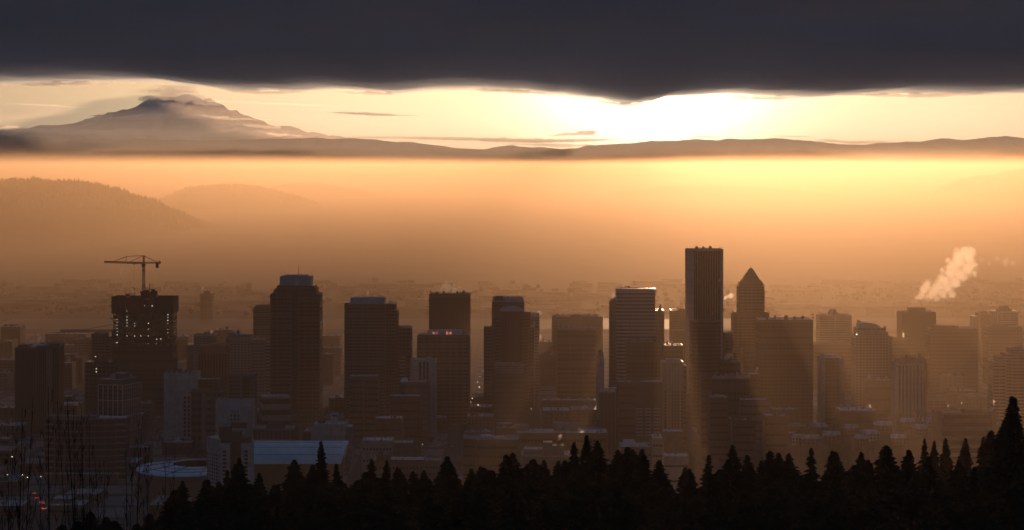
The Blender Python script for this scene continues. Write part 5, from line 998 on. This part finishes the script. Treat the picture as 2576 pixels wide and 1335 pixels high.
# ------------------------------------------------------------------ wooded rise with houses below the white-fin block
def rise_z(X, Y):
    u = max(0, min(1, (X-130)/230)); v = max(0, 1-((Y-2540)/260)**2); u = u*u*(3-2*u)
    return -1+u*v*(46+9*N(X/120, Y/120, 3))
vs = []; fs = []
for j in range(31):
    for i in range(41):
        X = 110+i*15; Y = 2270+j*18; vs.append((X, Y, rise_z(X, Y)))
for j in range(30):
    for i in range(40): a = j*41+i; fs.append((a, a+1, a+42, a+41))
struct(put('wooded_rise', mesh('wooded_rise', vs, fs, mat('leaf_litter', (.05, .036, .026), .95, .3, .1))), 'low brown wooded rise at the edge of the city')
r = random.Random(9)
for k, (px, py) in enumerate(((2008, 1086), (2068, 1072), (2092, 1094), (2140, 1078), (2196, 1090), (2226, 1066), (2282, 1060), (2320, 1078), (2344, 1058), (2040, 1100), (2170, 1104), (2262, 1098))):
    Y = 2330+r.uniform(0, 150)
    for _ in range(30):
        X = PX(px, Y); y_ = EY+(ZC-rise_z(X, Y)-7)*F/Y
        Y += (y_-py)*1.2 if abs(y_-py) > 2 else 0; Y = max(2290, min(2535, Y))
    X = PX(px, Y); zg = rise_z(X, Y)
    wn_, wm_ = (('white', WHITE), ('tan', TAN), ('brown', BRICK), ('grey', GREY))[k % 4]
    lab = unique('small %s house with frosted gable roof' % wn_, px, py, Y) or unique('little gabled %s house' % wn_, px, py, Y)
    o = put('hill_house', None, None, (X, Y, zg-1), r.uniform(-.4, .4)); tag(o, lab or 'small house on the wooded rise', 'house', 'small houses on the wooded rise')
    w_, d_, h_ = r.uniform(5, 8), r.uniform(5, 7), r.uniform(6.5, 8.5)
    q = MB(); q.box(-w_, w_, 0, d_*2, 0, h_); q.put('wall', wm_, o)
    q = MB(); q.poly([(-w_-.5, -.5, h_), (w_+.5, -.5, h_), (w_+.5, d_*2+.5, h_), (-w_-.5, d_*2+.5, h_), (-w_-.5, d_, h_+3.4), (w_+.5, d_, h_+3.4)], [(0, 1, 5, 4), (2, 3, 4, 5), (0, 4, 3), (1, 2, 5), (3, 2, 1, 0)]); rf_ = q.put('gable_roof', FROST, o)
    q = MB(); q.box(w_*.4, w_*.4+1, d_-.5, d_+.5, h_+2, h_+4.6); q.put('chimney', BRICK, rf_)
    for i in range(4):
        for j in range(2): put('window', bxm('window', 1.3, .14, 1.5, GLASS), o, (-w_+w_*2*(i+.5)/4, -.05, 1.9+j*2.9))
# ------------------------------------------------------------------ bare street trees
def bare_tree_meshes(seed, h, spread, tw, levels=4):
    r = random.Random(seed); tr = MB(); cr = MB()
    def grow(p, d, l, rad, lv, q):
        e = p+d*l; q.bar(p, e, (rad, rad*.7), 5 if lv > 1 else 3)
        if lv == 0: return
        n = r.choice([2, 3, 3, 4])
        for i in range(n):
            ax = Vector((r.gauss(0, 1), r.gauss(0, 1), r.gauss(0, .4))).normalized()
            nd_ = (d*(1-spread*.35)+ax*spread*r.uniform(.5, 1)+Vector((0, 0, .16))).normalized()
            grow(p+d*l*r.uniform(.55, 1), nd_, l*r.uniform(.55, .8), rad*.6, lv-1, cr)
    grow(Vector((0, 0, -.4)), Vector((0, 0, 1)), h*.36, tw, levels, tr)
    return tr.me('trunk', BARK), cr.me('crown', TWIG)
ST = [bare_tree_meshes(100+k, 13, .75, .28) for k in range(4)]
r = random.Random(31); wv = []; wf = []; cnt = 0
SRC = [([tuple(v.co) for me_ in st for v in me_.vertices], [tuple(i+(0 if q == 0 else len(st[0].vertices)) for i in p.vertices) for q, me_ in enumerate(st) for p in me_.polygons]) for st in [bare_tree_meshes(140+k, 12, .8, .2, 3) for k in range(4)]]
for k in range(1500):
    X, Y = r.uniform(140, 640), r.uniform(2290, 2560); zg = rise_z(X, Y)
    if zg < 3 or cnt > 620 or N(X/60, Y/60, 5) < -.25: continue
    V, Fc = SRC[k % 4]; b0 = len(wv); sc_ = r.uniform(.75, 1.35); a = r.uniform(0, 6.28); ca, sa = math.cos(a)*sc_, math.sin(a)*sc_; cnt += 1
    wv += [(X+x*ca-y*sa, Y+x*sa+y*ca, zg+z*sc_) for x, y, z in V]; wf += [tuple(i+b0 for i in f) for f in Fc]
tag(put('bare_wood', mesh('bare_wood', wv, wf, TWIG)), 'bare brown wood covering the low rise before the white-fin block', kind='stuff')
r = random.Random(21); nt_ = 0
for k in range(2600):
    if nt_ >= 300: break
    x0, y0 = r.choice(blocks)
    if y0 > 3300: continue
    sd = r.random()
    X, Y = (x0+r.choice([1.5, 59.5]), y0+r.uniform(2, 59)) if sd < .5 else (x0+r.uniform(2, 59), y0+1.2)
    if any(f[0]+4 < X < f[1]-4 and f[2]+5 < Y < f[3]-5 for f in FOOT): continue
    px, py = CX+X*F/Y, EY+(ZC-10)*F/Y
    if not (0 < px < 2576) or py > 1320 or (py > 1180 and px > 420): continue
    if any(q[0] <= px <= q[1] and q[2] <= py and q[3] < Y-3 for q in RECT): continue
    nt_ += 1; tr, cr = ST[k % 4]; s_ = r.uniform(.7, 1.25)
    o = put('street_tree', None, None, (X, Y, .2), r.uniform(0, 6.28)); o.scale = (s_, s_, s_*r.uniform(.9, 1.15))
    tag(o, 'bare leafless street tree among the dim low city blocks', 'tree', 'bare street trees of the city blocks'); put('trunk', tr, o); put('crown', cr, o)
# ------------------------------------------------------------------ street lamps and cars
q = MB(); q.bar((0, 0, 0), (0, 0, 8.5), (.12, .07), 6); q.bar((0, 0, 8.4), (0, -1.6, 8.8), .06, 5); pole_me = q.me('pole', STEEL)
q = MB(); q.box(-.28, .28, -2.1, -1.4, 8.62, 8.95); head_me = q.me('lamp_head', LAMP)
r = random.Random(5)
LP_ = [(1215, 935), (1206, 948), (1200, 962), (1193, 990), (1187, 1003), (1181, 1018), (1177, 1030), (1176, 1040), (1186, 1042), (1195, 1020), (1240, 1042), (1338, 1030), (1590, 1038), (1700, 985), (1655, 1000), (1768, 1014), (1851, 1014), (2008, 1073), (2012, 1080), (2016, 1074), (1975, 1033), (2083, 1035), (2090, 1036), (2386, 1022), (2492, 1012), (2420, 1015), (60, 1196), (68, 1202), (22, 1196), (36, 1200), (40, 1122), (1002, 1120), (1064, 1118), (930, 1000), (560, 1060), (700, 1012), (1845, 1075), (1760, 1000), (30, 1150), (100, 1200)]
for px, py in LP_:
    Y = F*(ZC-8.7)/(py-EY); o = put('street_lamp', None, None, (PX(px, Y), Y, .2), r.uniform(-.6, .6)); tag(o, 'small glowing street lamp down among the dim city blocks', 'street lamp', 'lit street lamps in the city'); put('pole', pole_me, o); put('lamp_head', head_me, o)
def car_parts():
    q = MB(); q.prism([(-2.2, .35), (2.2, .35), (2.25, .8), (1.2, .92), (.7, 1.42), (-1.2, 1.45), (-1.9, .95), (-2.25, .9)], -.88, .88); bd = q.me('body', mat('dark_car_paint', (.05, .05, .06), .3)); bd2 = q.me('body', mat('white_car_paint', (.6, .6, .6), .3))
    g = MB(); g.prism([(-1.1, .97), (.95, .97), (.62, 1.36), (-1.05, 1.38)], -.9, .9); gl = g.me('side_window', GLASS)
    t = MB(); t.bar((0, -.11, 0), (0, .11, 0), .33, 12); wh = t.me('wheel', mat('tyre', (.02, .02, .02), .9))
    t = MB(); t.box(-.06, .06, -.28, .28, -.16, .16); tl = t.me('tail_light', RED); hl = t.me('headlight', LAMP); tl2 = t.me('tail_light', mat('red_lens', (.25, .02, .015), .3)); hl2 = t.me('headlight', mat('clear_lens', (.5, .5, .5), .2))
    return bd, bd2, gl, wh, tl, hl, tl2, hl2
CP = car_parts()
def car(px, py, away, label, group, white=False, lit=True):
    Y = F*(ZC-.8)/(py-EY); o = put('car', None, None, (PX(px, Y), Y, .07), math.pi/2 if away else -math.pi/2); tag(o, label, 'car', group)
    put('body', CP[1] if white else CP[0], o); put('side_window', CP[2], o)
    for sx in (-1.35, 1.35):
        for sy in (-.85, .85): put('wheel', CP[3], o, (sx, sy, .33))
    for sy in (-.6, .6): put('tail_light', CP[4] if lit else CP[6], o, (-2.28, sy, .8)); put('headlight', CP[5] if lit else CP[7], o, (2.28, sy, .7))
for px, py in ((86, 1241), (92, 1253), (103, 1263), (108, 1266), (104, 1279), (112, 1280), (134, 1288), (138, 1270)): car(px, py, True, 'car with red tail lights driving away on the street before the curved hotel', 'cars driving away by the curved hotel')
for px, py in ((1206, 974), (1192, 998), (1186, 1012), (1182, 1026), (1179, 1034)): car(px, py, False, 'car with headlights on coming down the street by the sign hotel', 'cars coming down the street by the sign hotel')
for k in range(9): car(1806+k*1.8, 1078+k*7, k % 3 == 0, 'pale car parked in the row before the ragged-roof dark block', 'parked cars before the ragged-roof dark block', True, False)
for k in range(10): car(1070+k*8.5, 1116+(k % 3)*4, True, 'parked car in the lot behind the old tank-roofed block', 'parked cars in the lot by the old tank-roofed block', k % 2 == 0, False)
o = put('box_truck', None, None, (PX(1280, 2820), 2820, .07)); tag(o, 'white truck with bright roof parked below the arched tower', 'truck'); q = MB(); q.box(-5, 3, -1.2, 1.2, 1, 3.8); q.put('cargo_box', MEMB, o); q = MB(); q.prism([(3.1, .5), (5.2, .5), (5.2, 1.7), (4.7, 2.7), (3.1, 2.7)], -1.1, 1.1); q.put('cab', WHITE, o)
for sx in (-3.6, 4):
    for sy in (-1, 1): w_o = put('wheel', CP[3], o, (sx, sy, .45)); w_o.scale = (1.35, 1.35, 1.35)

# ------------------------------------------------------------------ steam
def steam(label, pts, Y, den, amp=.8, g=.72, seed=0, name='steam_plume', group=None):
    """pts: (px, py, radius px) up the plume; a core inside a thinner, wider halo"""
    s = Y/F; p0 = pts[0]; out = None
    big = max(q[2] for q in pts)*s; rm = min(q[2] for q in pts)*s
    for lay, (grow, dk) in enumerate(((1.0, .62), (1.38, .22))):
        r = random.Random(seed); balls = []
        for px, py, rr in pts:
            rr *= grow if lay == 0 else grow*r.uniform(.9, 1.1)
            balls.append(((px-p0[0])*s, r.uniform(-.4, .4)*rr*s, -(py-p0[1])*s, rr*s))
            for k in range(3):
                a = r.uniform(0, 6.28); d = rr*s*.72
                balls.append(((px-p0[0])*s+d*math.cos(a), r.uniform(-.6, .6)*d, -(py-p0[1])*s+d*math.sin(a), rr*s*r.uniform(.4, .65)))
        me = blob_mesh(name if lay == 0 else 'steam_halo', balls, max(rm*.22, big*.06), big*(.26 if lay == 0 else .34)*amp, (1.7 if lay == 0 else 1.2)/big, vol('steam_vapour_%d_%d' % (seed, lay), (1, .985, .96), den*dk, g), seed+lay)
        if lay == 0: out = tag(put(name, me, None, (PX(p0[0], Y), Y+4, PZ(p0[1], Y))), label, 'steam', group)
        else: put('steam_halo', me, out)
    return out
steam('great steam plume leaning up from the hazy industrial plant', [(2303, 760, 3.5), (2309, 750, 6), (2318, 744, 9), (2326, 730, 11), (2334, 718, 10), (2340, 745, 10), (2350, 735, 12), (2354, 752, 7), (2362, 722, 13), (2372, 740, 11), (2374, 706, 14), (2384, 724, 13), (2392, 690, 15), (2396, 742, 9), (2402, 712, 14), (2398, 672, 14), (2412, 660, 15), (2418, 692, 15), (2414, 645, 14), (2428, 636, 13), (2438, 650, 14), (2444, 634, 10), (2434, 676, 14), (2450, 668, 9), (2454, 690, 6), (2386, 656, 6), (2370, 680, 6)], 5500, .058, 1.0, g=.8, seed=1)
steam('faint torn steam drifting off the top of the great plume', [(2470, 655, 5), (2490, 665, 5), (2510, 652, 6), (2530, 660, 8), (2548, 662, 6)], 5540, .02, 1.2, seed=2)
steam('bright steam puff billowing from the ribbed tower roof', [(1113, 738, 7), (1120, 731, 9), (1128, 725, 10), (1134, 733, 9), (1142, 735, 8), (1150, 738, 5), (1126, 722, 4), (1157, 725, 3), (1112, 735, 4)], 3440, .16, 1.2, g=.85, seed=3)
def wisp(label, px, py, w_, h_, Y, den=.10, lean=.5, seed=0):
    r = random.Random(seed); n = 8; pts = []
    for k in range(n):
        t = k/(n-1); sp = w_*(.12+.30*t); pts.append((px+lean*w_*t*r.uniform(.7, 1.2)+r.uniform(-1, 1)*sp*.8, py-h_*t*r.uniform(.85, 1.1), max(.9, sp*r.uniform(.55, 1.1))))
    steam(label, pts, Y, den*4, 1.1, g=.84, seed=seed)
wisp('steam wisp rising beside the tilted skylights of the ribbed dark tower', 96, 862, 11, 16, 2925, .07, .1, 10)
wisp('small orange steam puff near the low crane jib', 296, 835, 9, 14, 3290, .10, .2, 11)
wisp('thin steam curl far off in haze under the crane jib', 302, 694, 6, 20, 6700, .02, .5, 12)
wisp('tiny steam puff on the faint hazy tower', 507, 733, 6, 9, 5060, .03, .4, 13)
wisp('small steam puff on the old pale block roof', 529, 845, 8, 9, 3525, .11, .3, 14)
wisp('thin steam curl at the shoulder of the antenna tower penthouse', 786, 722, 5, 14, 3040, .09, .2, 15)
wisp('thin bright steam wisp from the broad office tower penthouse', 926, 751, 6, 14, 3070, .12, -.2, 16)
wisp('flat steam streak blowing from the pale slab roof', 1345, 793, 12, 4, 3420, .12, 1.0, 17)
wisp('dim steam puff low behind the arched tower edge', 1356, 862, 10, 14, 3460, .07, .1, 18)
wisp('bright steam hood curling over the curved-top tower', 1541, 752, 10, 9, 3335, .14, .5, 19)
wisp('rosy steam cloud streaming out from behind the tallest tower', 1822, 753, 15, 9, 3720, .06, 1.3, 20)
wisp('steam on the white roof rim of the half-hidden brown tower', 1726, 778, 10, 4, 3700, .12, .6, 21)
wisp('orange steam curl at the foot of the tallest tower', 1826, 907, 13, 12, 3040, .09, .5, 22)
wisp('orange steam twist over the end wing of the frosted-edge hotel', 1901, 943, 9, 17, 2740, .09, .6, 23)
wisp('orange steam puff beside the plain dark tower', 2272, 849, 9, 6, 3480, .14, .7, 24)
wisp('ragged orange steam over the flat white-roofed hall', 2181, 1031, 12, 8, 2570, .09, .9, 25)
wisp('small orange steam flame near the tallest firs', 2501, 1020, 6, 12, 2480, .12, .2, 26)
wisp('orange steam from the chimney of the gold-edged plant', 1405, 1112, 9, 16, 2172, .10, .6, 27)
wisp('dim steam by the glass-roofed hall', 660, 1083, 12, 6, 2520, .05, .8, 28)
wisp('faint steam between the skylight tower and the domed-plant block', 165, 918, 14, 10, 3020, .03, .3, 29)

# ------------------------------------------------------------------ dark firs on the near slope
def fir_meshes(seed, h, R, tiers, droop, ragged, taper=.85, dens=10):
    r = random.Random(seed); t = MB(); t.bar((0, 0, -3), (0, 0, h*.97), (h*.016, .04), 7); c = MB()
    nb_ = int(tiers*dens*1.5)
    for k in range(nb_):
        f = min(.995, max(0, (k+r.uniform(-2, 2))/nb_)); f = f**.82; z = h*(.06+.935*f); L_ = R*((1-f)**taper)*(.9+.25*N(f*6, seed, 0))+.12
        a = k*2.39996+r.uniform(-.5, .5); l = L_*(r.uniform(1-ragged, 1.1) if r.random() < .8 else r.uniform(1, 1.25)); d = Vector((math.cos(a), math.sin(a), 0)); sd = Vector((-d.y, d.x, 0))
        up = .42*(f-.6); p = Vector((0, 0, z)); dr = droop*r.uniform(.5, 1.3); bl = l*r.uniform(.9, 1.1)
        m1 = p+d*bl*.55+Vector((0, 0, bl*(up*.7-.12*dr))); e = p+d*bl+Vector((0, 0, bl*(up-.30*dr))); w1 = min(.8, bl*.13+.14); th = min(.6, bl*.12+.1)
        b0 = len(c.v)
        c.v += [tuple(p), tuple(m1+sd*w1-Vector((0, 0, th*1.6))), tuple(m1-sd*w1-Vector((0, 0, th*1.6))), tuple(m1+Vector((0, 0, th*.4))), tuple(e)]
        c.f += [(b0, b0+3, b0+1), (b0, b0+2, b0+3), (b0+3, b0+4, b0+1), (b0+2, b0+4, b0+3), (b0, b0+1, b0+2), (b0+1, b0+4, b0+2)]
        for q_ in range(7):
            u = r.uniform(.2, 1); bp = p+(m1-p)*(u/.55) if u < .55 else m1+(e-m1)*((u-.55)/.45); s1 = 1 if q_ % 2 else -1; tl = min(1.25, bl*.26*(1.25-u)+.2)
            tip = bp+d*tl*r.uniform(.5, 1)+sd*s1*tl*r.uniform(.5, 1)+Vector((0, 0, -tl*r.uniform(.1, .9)*dr)); b0 = len(c.v)
            c.v += [tuple(bp+Vector((0, 0, .12))), tuple(bp-d*tl*.5-Vector((0, 0, tl*.25))), tuple(tip), tuple(bp+d*tl*.3-Vector((0, 0, tl*.55)))]; c.f += [(b0, b0+1, b0+2), (b0, b0+2, b0+3), (b0+1, b0+3, b0+2)]
    return t.me('trunk', BARK), c.me('crown', FIR)
FT = {'fir': [fir_meshes(40+k, 40, 11.5+.9*k, 34, .9, .55, .86+.03*(k % 3), 19) for k in range(5)], 'narrow': [fir_meshes(50+k, 40, 6.6, 36, .8, .4, .82, 14) for k in range(2)], 'broad': [fir_meshes(60+k, 36, 14.5, 34, .8, .55, .78, 23) for k in range(3)], 'sparse': [fir_meshes(70+k, 38, 10.5, 28, 1.2, .75, .86, 13) for k in range(2)]}
HT = {'fir': 40, 'narrow': 40, 'broad': 36, 'sparse': 38}
WORD = {'fir': 'tall dark fir', 'narrow': 'narrow spire-shaped dark conifer', 'broad': 'broad dark fir with a blunt crown', 'sparse': 'ragged dark fir with sparse branches'}
r = random.Random(77)
def fir(px, py, Y, kind, label, group, sc=1.0):
    zt = PZ(py, Y); X = PX(px, Y); zg = hill_z(X, Y) if Y < 1700 else 0
    k = (zt-zg+2)/(HT[kind]*.985); o = put('fir_tree', None, None, (X, Y, zg-2)); o.rotation_euler = (r.gauss(0, .018), r.gauss(0, .018), r.uniform(0, 6.28)); wx = max(.8, min(1.15, k))*sc*r.uniform(.9, 1.15)
    o.scale = (wx, wx, k); tag(o, label, 'tree', group)
    tr, cr = FT[kind][r.randrange(len(FT[kind]))]; put('trunk', tr, o); put('crown', cr, o)
PEAKS = [(458, 1207, 520, 'fir'), (551, 1180, 560, 'sparse'), (594, 1165, 560, 'fir'), (617, 1150, 560, 'fir'), (652, 1187, 540, 'fir'), (745, 1155, 620, 'broad'), (783, 1167, 640, 'fir'), (823, 1107, 640, 'narrow'), (856, 1163, 620, 'sparse'),
  (925, 1147, 640, 'sparse'), (953, 1150, 660, 'narrow'), (995, 1167, 640, 'fir'), (1016, 1172, 660, 'fir'), (1064, 1172, 640, 'fir'), (1110, 1142, 620, 'broad'), (1133, 1158, 650, 'fir'), (1185, 1172, 640, 'fir'), (1204, 1167, 660, 'fir'), (1232, 1176, 640, 'broad'), (1275, 1137, 600, 'broad'), (1301, 1132, 620, 'fir'),
  (1340, 1147, 620, 'broad'), (1373, 1150, 660, 'fir'), (1401, 1151, 640, 'fir'), (1432, 1152, 600, 'fir'), (1452, 1107, 620, 'sparse'), (1482, 1086, 640, 'narrow'), (1511, 1102, 600, 'fir'), (1543, 1123, 620, 'fir'), (1594, 1119, 560, 'broad'), (1610, 1123, 600, 'fir'), (1630, 1123, 580, 'fir'), (1575, 1140, 560, 'fir'), (1646, 1150, 590, 'fir'),
  (1711, 1168, 640, 'fir'), (1744, 1172, 640, 'fir'), (1775, 1138, 600, 'sparse'), (1817, 1147, 640, 'fir'), (1846, 1113, 560, 'fir'), (1893, 1137, 600, 'fir'), (1922, 1127, 620, 'broad'), (1950, 1150, 600, 'fir'), (1970, 1133, 600, 'fir'), (1990, 1133, 620, 'fir'), (2045, 1119, 560, 'sparse'), (2080, 1127, 600, 'fir'), (2107, 1131, 620, 'fir'), (2149, 1130, 600, 'fir'), (2172, 1150, 580, 'fir'), (2188, 1158, 600, 'narrow'),
  (2230, 1115, 520, 'broad'), (2290, 1124, 560, 'fir'), (2318, 1140, 540, 'narrow'), (2347, 1145, 520, 'fir'), (2326, 1095, 900, 'sparse'), (2352, 1102, 960, 'fir'), (2382, 1096, 980, 'fir'), (2415, 1095, 940, 'broad'), (2470, 1092, 900, 'fir'), (2490, 1075, 700, 'fir'), (2448, 1180, 420, 'narrow'), (2529, 1000, 420, 'narrow'), (2553, 1008, 450, 'narrow'), (2541, 1230, 260, 'sparse'), (2574, 1058, 420, 'fir'), (2508, 1060, 460, 'fir'),
  (219, 1284, 520, 'broad'), (270, 1296, 540, 'broad'), (500, 1225, 480, 'fir'), (575, 1215, 470, 'fir'), (690, 1222, 480, 'fir')]
for px, py, Y, kd in PEAKS:
    lab = unique(WORD[kd], px, py-20, Y, 'with its tip before'); fir(px, py+(12 if Y > 500 and px > 900 else 7 if Y > 500 else 2), Y, kd, lab or 'dark conifer rising from the slope among other firs', 'dark conifers standing on the near slope')
nf_ = 0
for row, (Y, y0, y1) in enumerate(((610, 1170, 1214), (540, 1200, 1230), (470, 1218, 1255), (400, 1240, 1280), (340, 1270, 1320), (285, 1300, 1340))):
    n = 42 if Y > 600 else 32 if Y > 450 else 24
    for i in range(n):
        px = 470+2140*(i+r.uniform(.1, .9))/n
        if row == 0 and px < 700: continue
        dip = 25 if 1640 < px < 1760 else 0
        fir(px, r.uniform(y0, y1)+dip, Y*r.uniform(.96, 1.04), r.choice(['fir', 'fir', 'broad', 'broad', 'broad', 'sparse']), 'black fir lost in the unlit tree mass on the near slope', 'black firs massed on the near slope', 1.3)
for px, py in ((370, 1300), (410, 1262), (430, 1240), (340, 1322), (150, 1325), (180, 1318), (300, 1318)): fir(px, py, 430, 'broad', 'black fir lost in the unlit tree mass on the near slope', 'black firs massed on the near slope')
# lit tree standing on a roof
tr, cr = fir_meshes(91, 8.6, 2.6, 16, .5, .2, .85, 9)
o = put('roof_tree', None, None, ROOFTREE); tag(o, 'cone-shaped tree standing on the flat roof beside the striped white tower', 'tree'); put('trunk', tr, o); put('crown', cr, o)
# ------------------------------------------------------------------ bare saplings in the near corner
def sapling(px, ytop, Y, lean, seed, thick):
    r = random.Random(seed); X = PX(px, Y); zt = PZ(ytop, Y); zg = hill_z(X, Y)-.3; h = zt-zg; t = MB(); c = MB(); pts = []
    n = 9; ph = r.uniform(0, 6)
    for k in range(n+1):
        f = k/n; pts.append(Vector((lean*h*(f-1)*.12+math.sin(f*5+ph)*.10*f, math.cos(f*4+ph)*.12*f, h*f)))
    for k in range(n): t.bar(pts[k], pts[k+1], (thick*(1-k/n*.88), thick*(1-(k+1)/n*.88)), 5)
    for k in range(30):
        f = r.uniform(.3, .97); i = min(n-1, int(f*n)); p = pts[i]+(pts[i+1]-pts[i])*(f*n-i); a = r.uniform(0, 6.28); l = (1.02-f)*h*.30*r.uniform(.4, 1)+.4
        d = Vector((math.cos(a)*.32, math.sin(a)*.32, 1)).normalized(); e = p+d*l; m_ = p+d*l*.5+Vector((math.cos(a), math.sin(a), 0))*l*.06
        c.bar(p, m_, (thick*.30*(1.15-f), thick*.2*(1.15-f)), 4); c.bar(m_, e, (thick*.2*(1.15-f), .006), 4)
        for q_ in range(3):
            b0 = m_+(e-m_)*r.uniform(0, .8); a2 = r.uniform(0, 6.28); c.bar(b0, b0+Vector((math.cos(a2)*.4, math.sin(a2)*.4, 1)).normalized()*l*.3, (.012, .004), 3)
    return X, zg, t.me('trunk', BARK), c.me('crown', BARK)
for k, (px, yt, Y, le, th) in enumerate(((51, 1027, 118, .2, .075), (77, 1000, 130, .25, .06), (128, 972, 118, .1, .08), (150, 1010, 126, -.5, .055), (172, 1003, 120, -.5, .075), (186, 1016, 132, -.2, .06), (198, 1015, 124, -.3, .07), (221, 1064, 136, 0, .05), (359, 1050, 120, .3, .065), (379, 1112, 126, .1, .05), (412, 1118, 122, .1, .055), (240, 1120, 118, -.3, .06), (313, 1126, 124, -.05, .06), (14, 1142, 120, -.1, .06), (342, 1095, 138, .4, .05), (95, 1080, 140, -.2, .05), (270, 1160, 132, .2, .05), (435, 1130, 140, .2, .045), (32, 1045, 136, .3, .045), (64, 1110, 124, .1, .05))):
    X, zg, tm, cm = sapling(px, yt, Y, le, 300+k, th)
    o = put('bare_sapling', None, None, (X, Y, zg)); lab = unique('thin bare sapling with its top', px, yt, Y, 'crossing'); tag(o, lab or 'thin bare sapling among the others before the curved hotel', 'tree', 'bare saplings in the near corner'); put('trunk', tm, o); put('crown', cm, o)
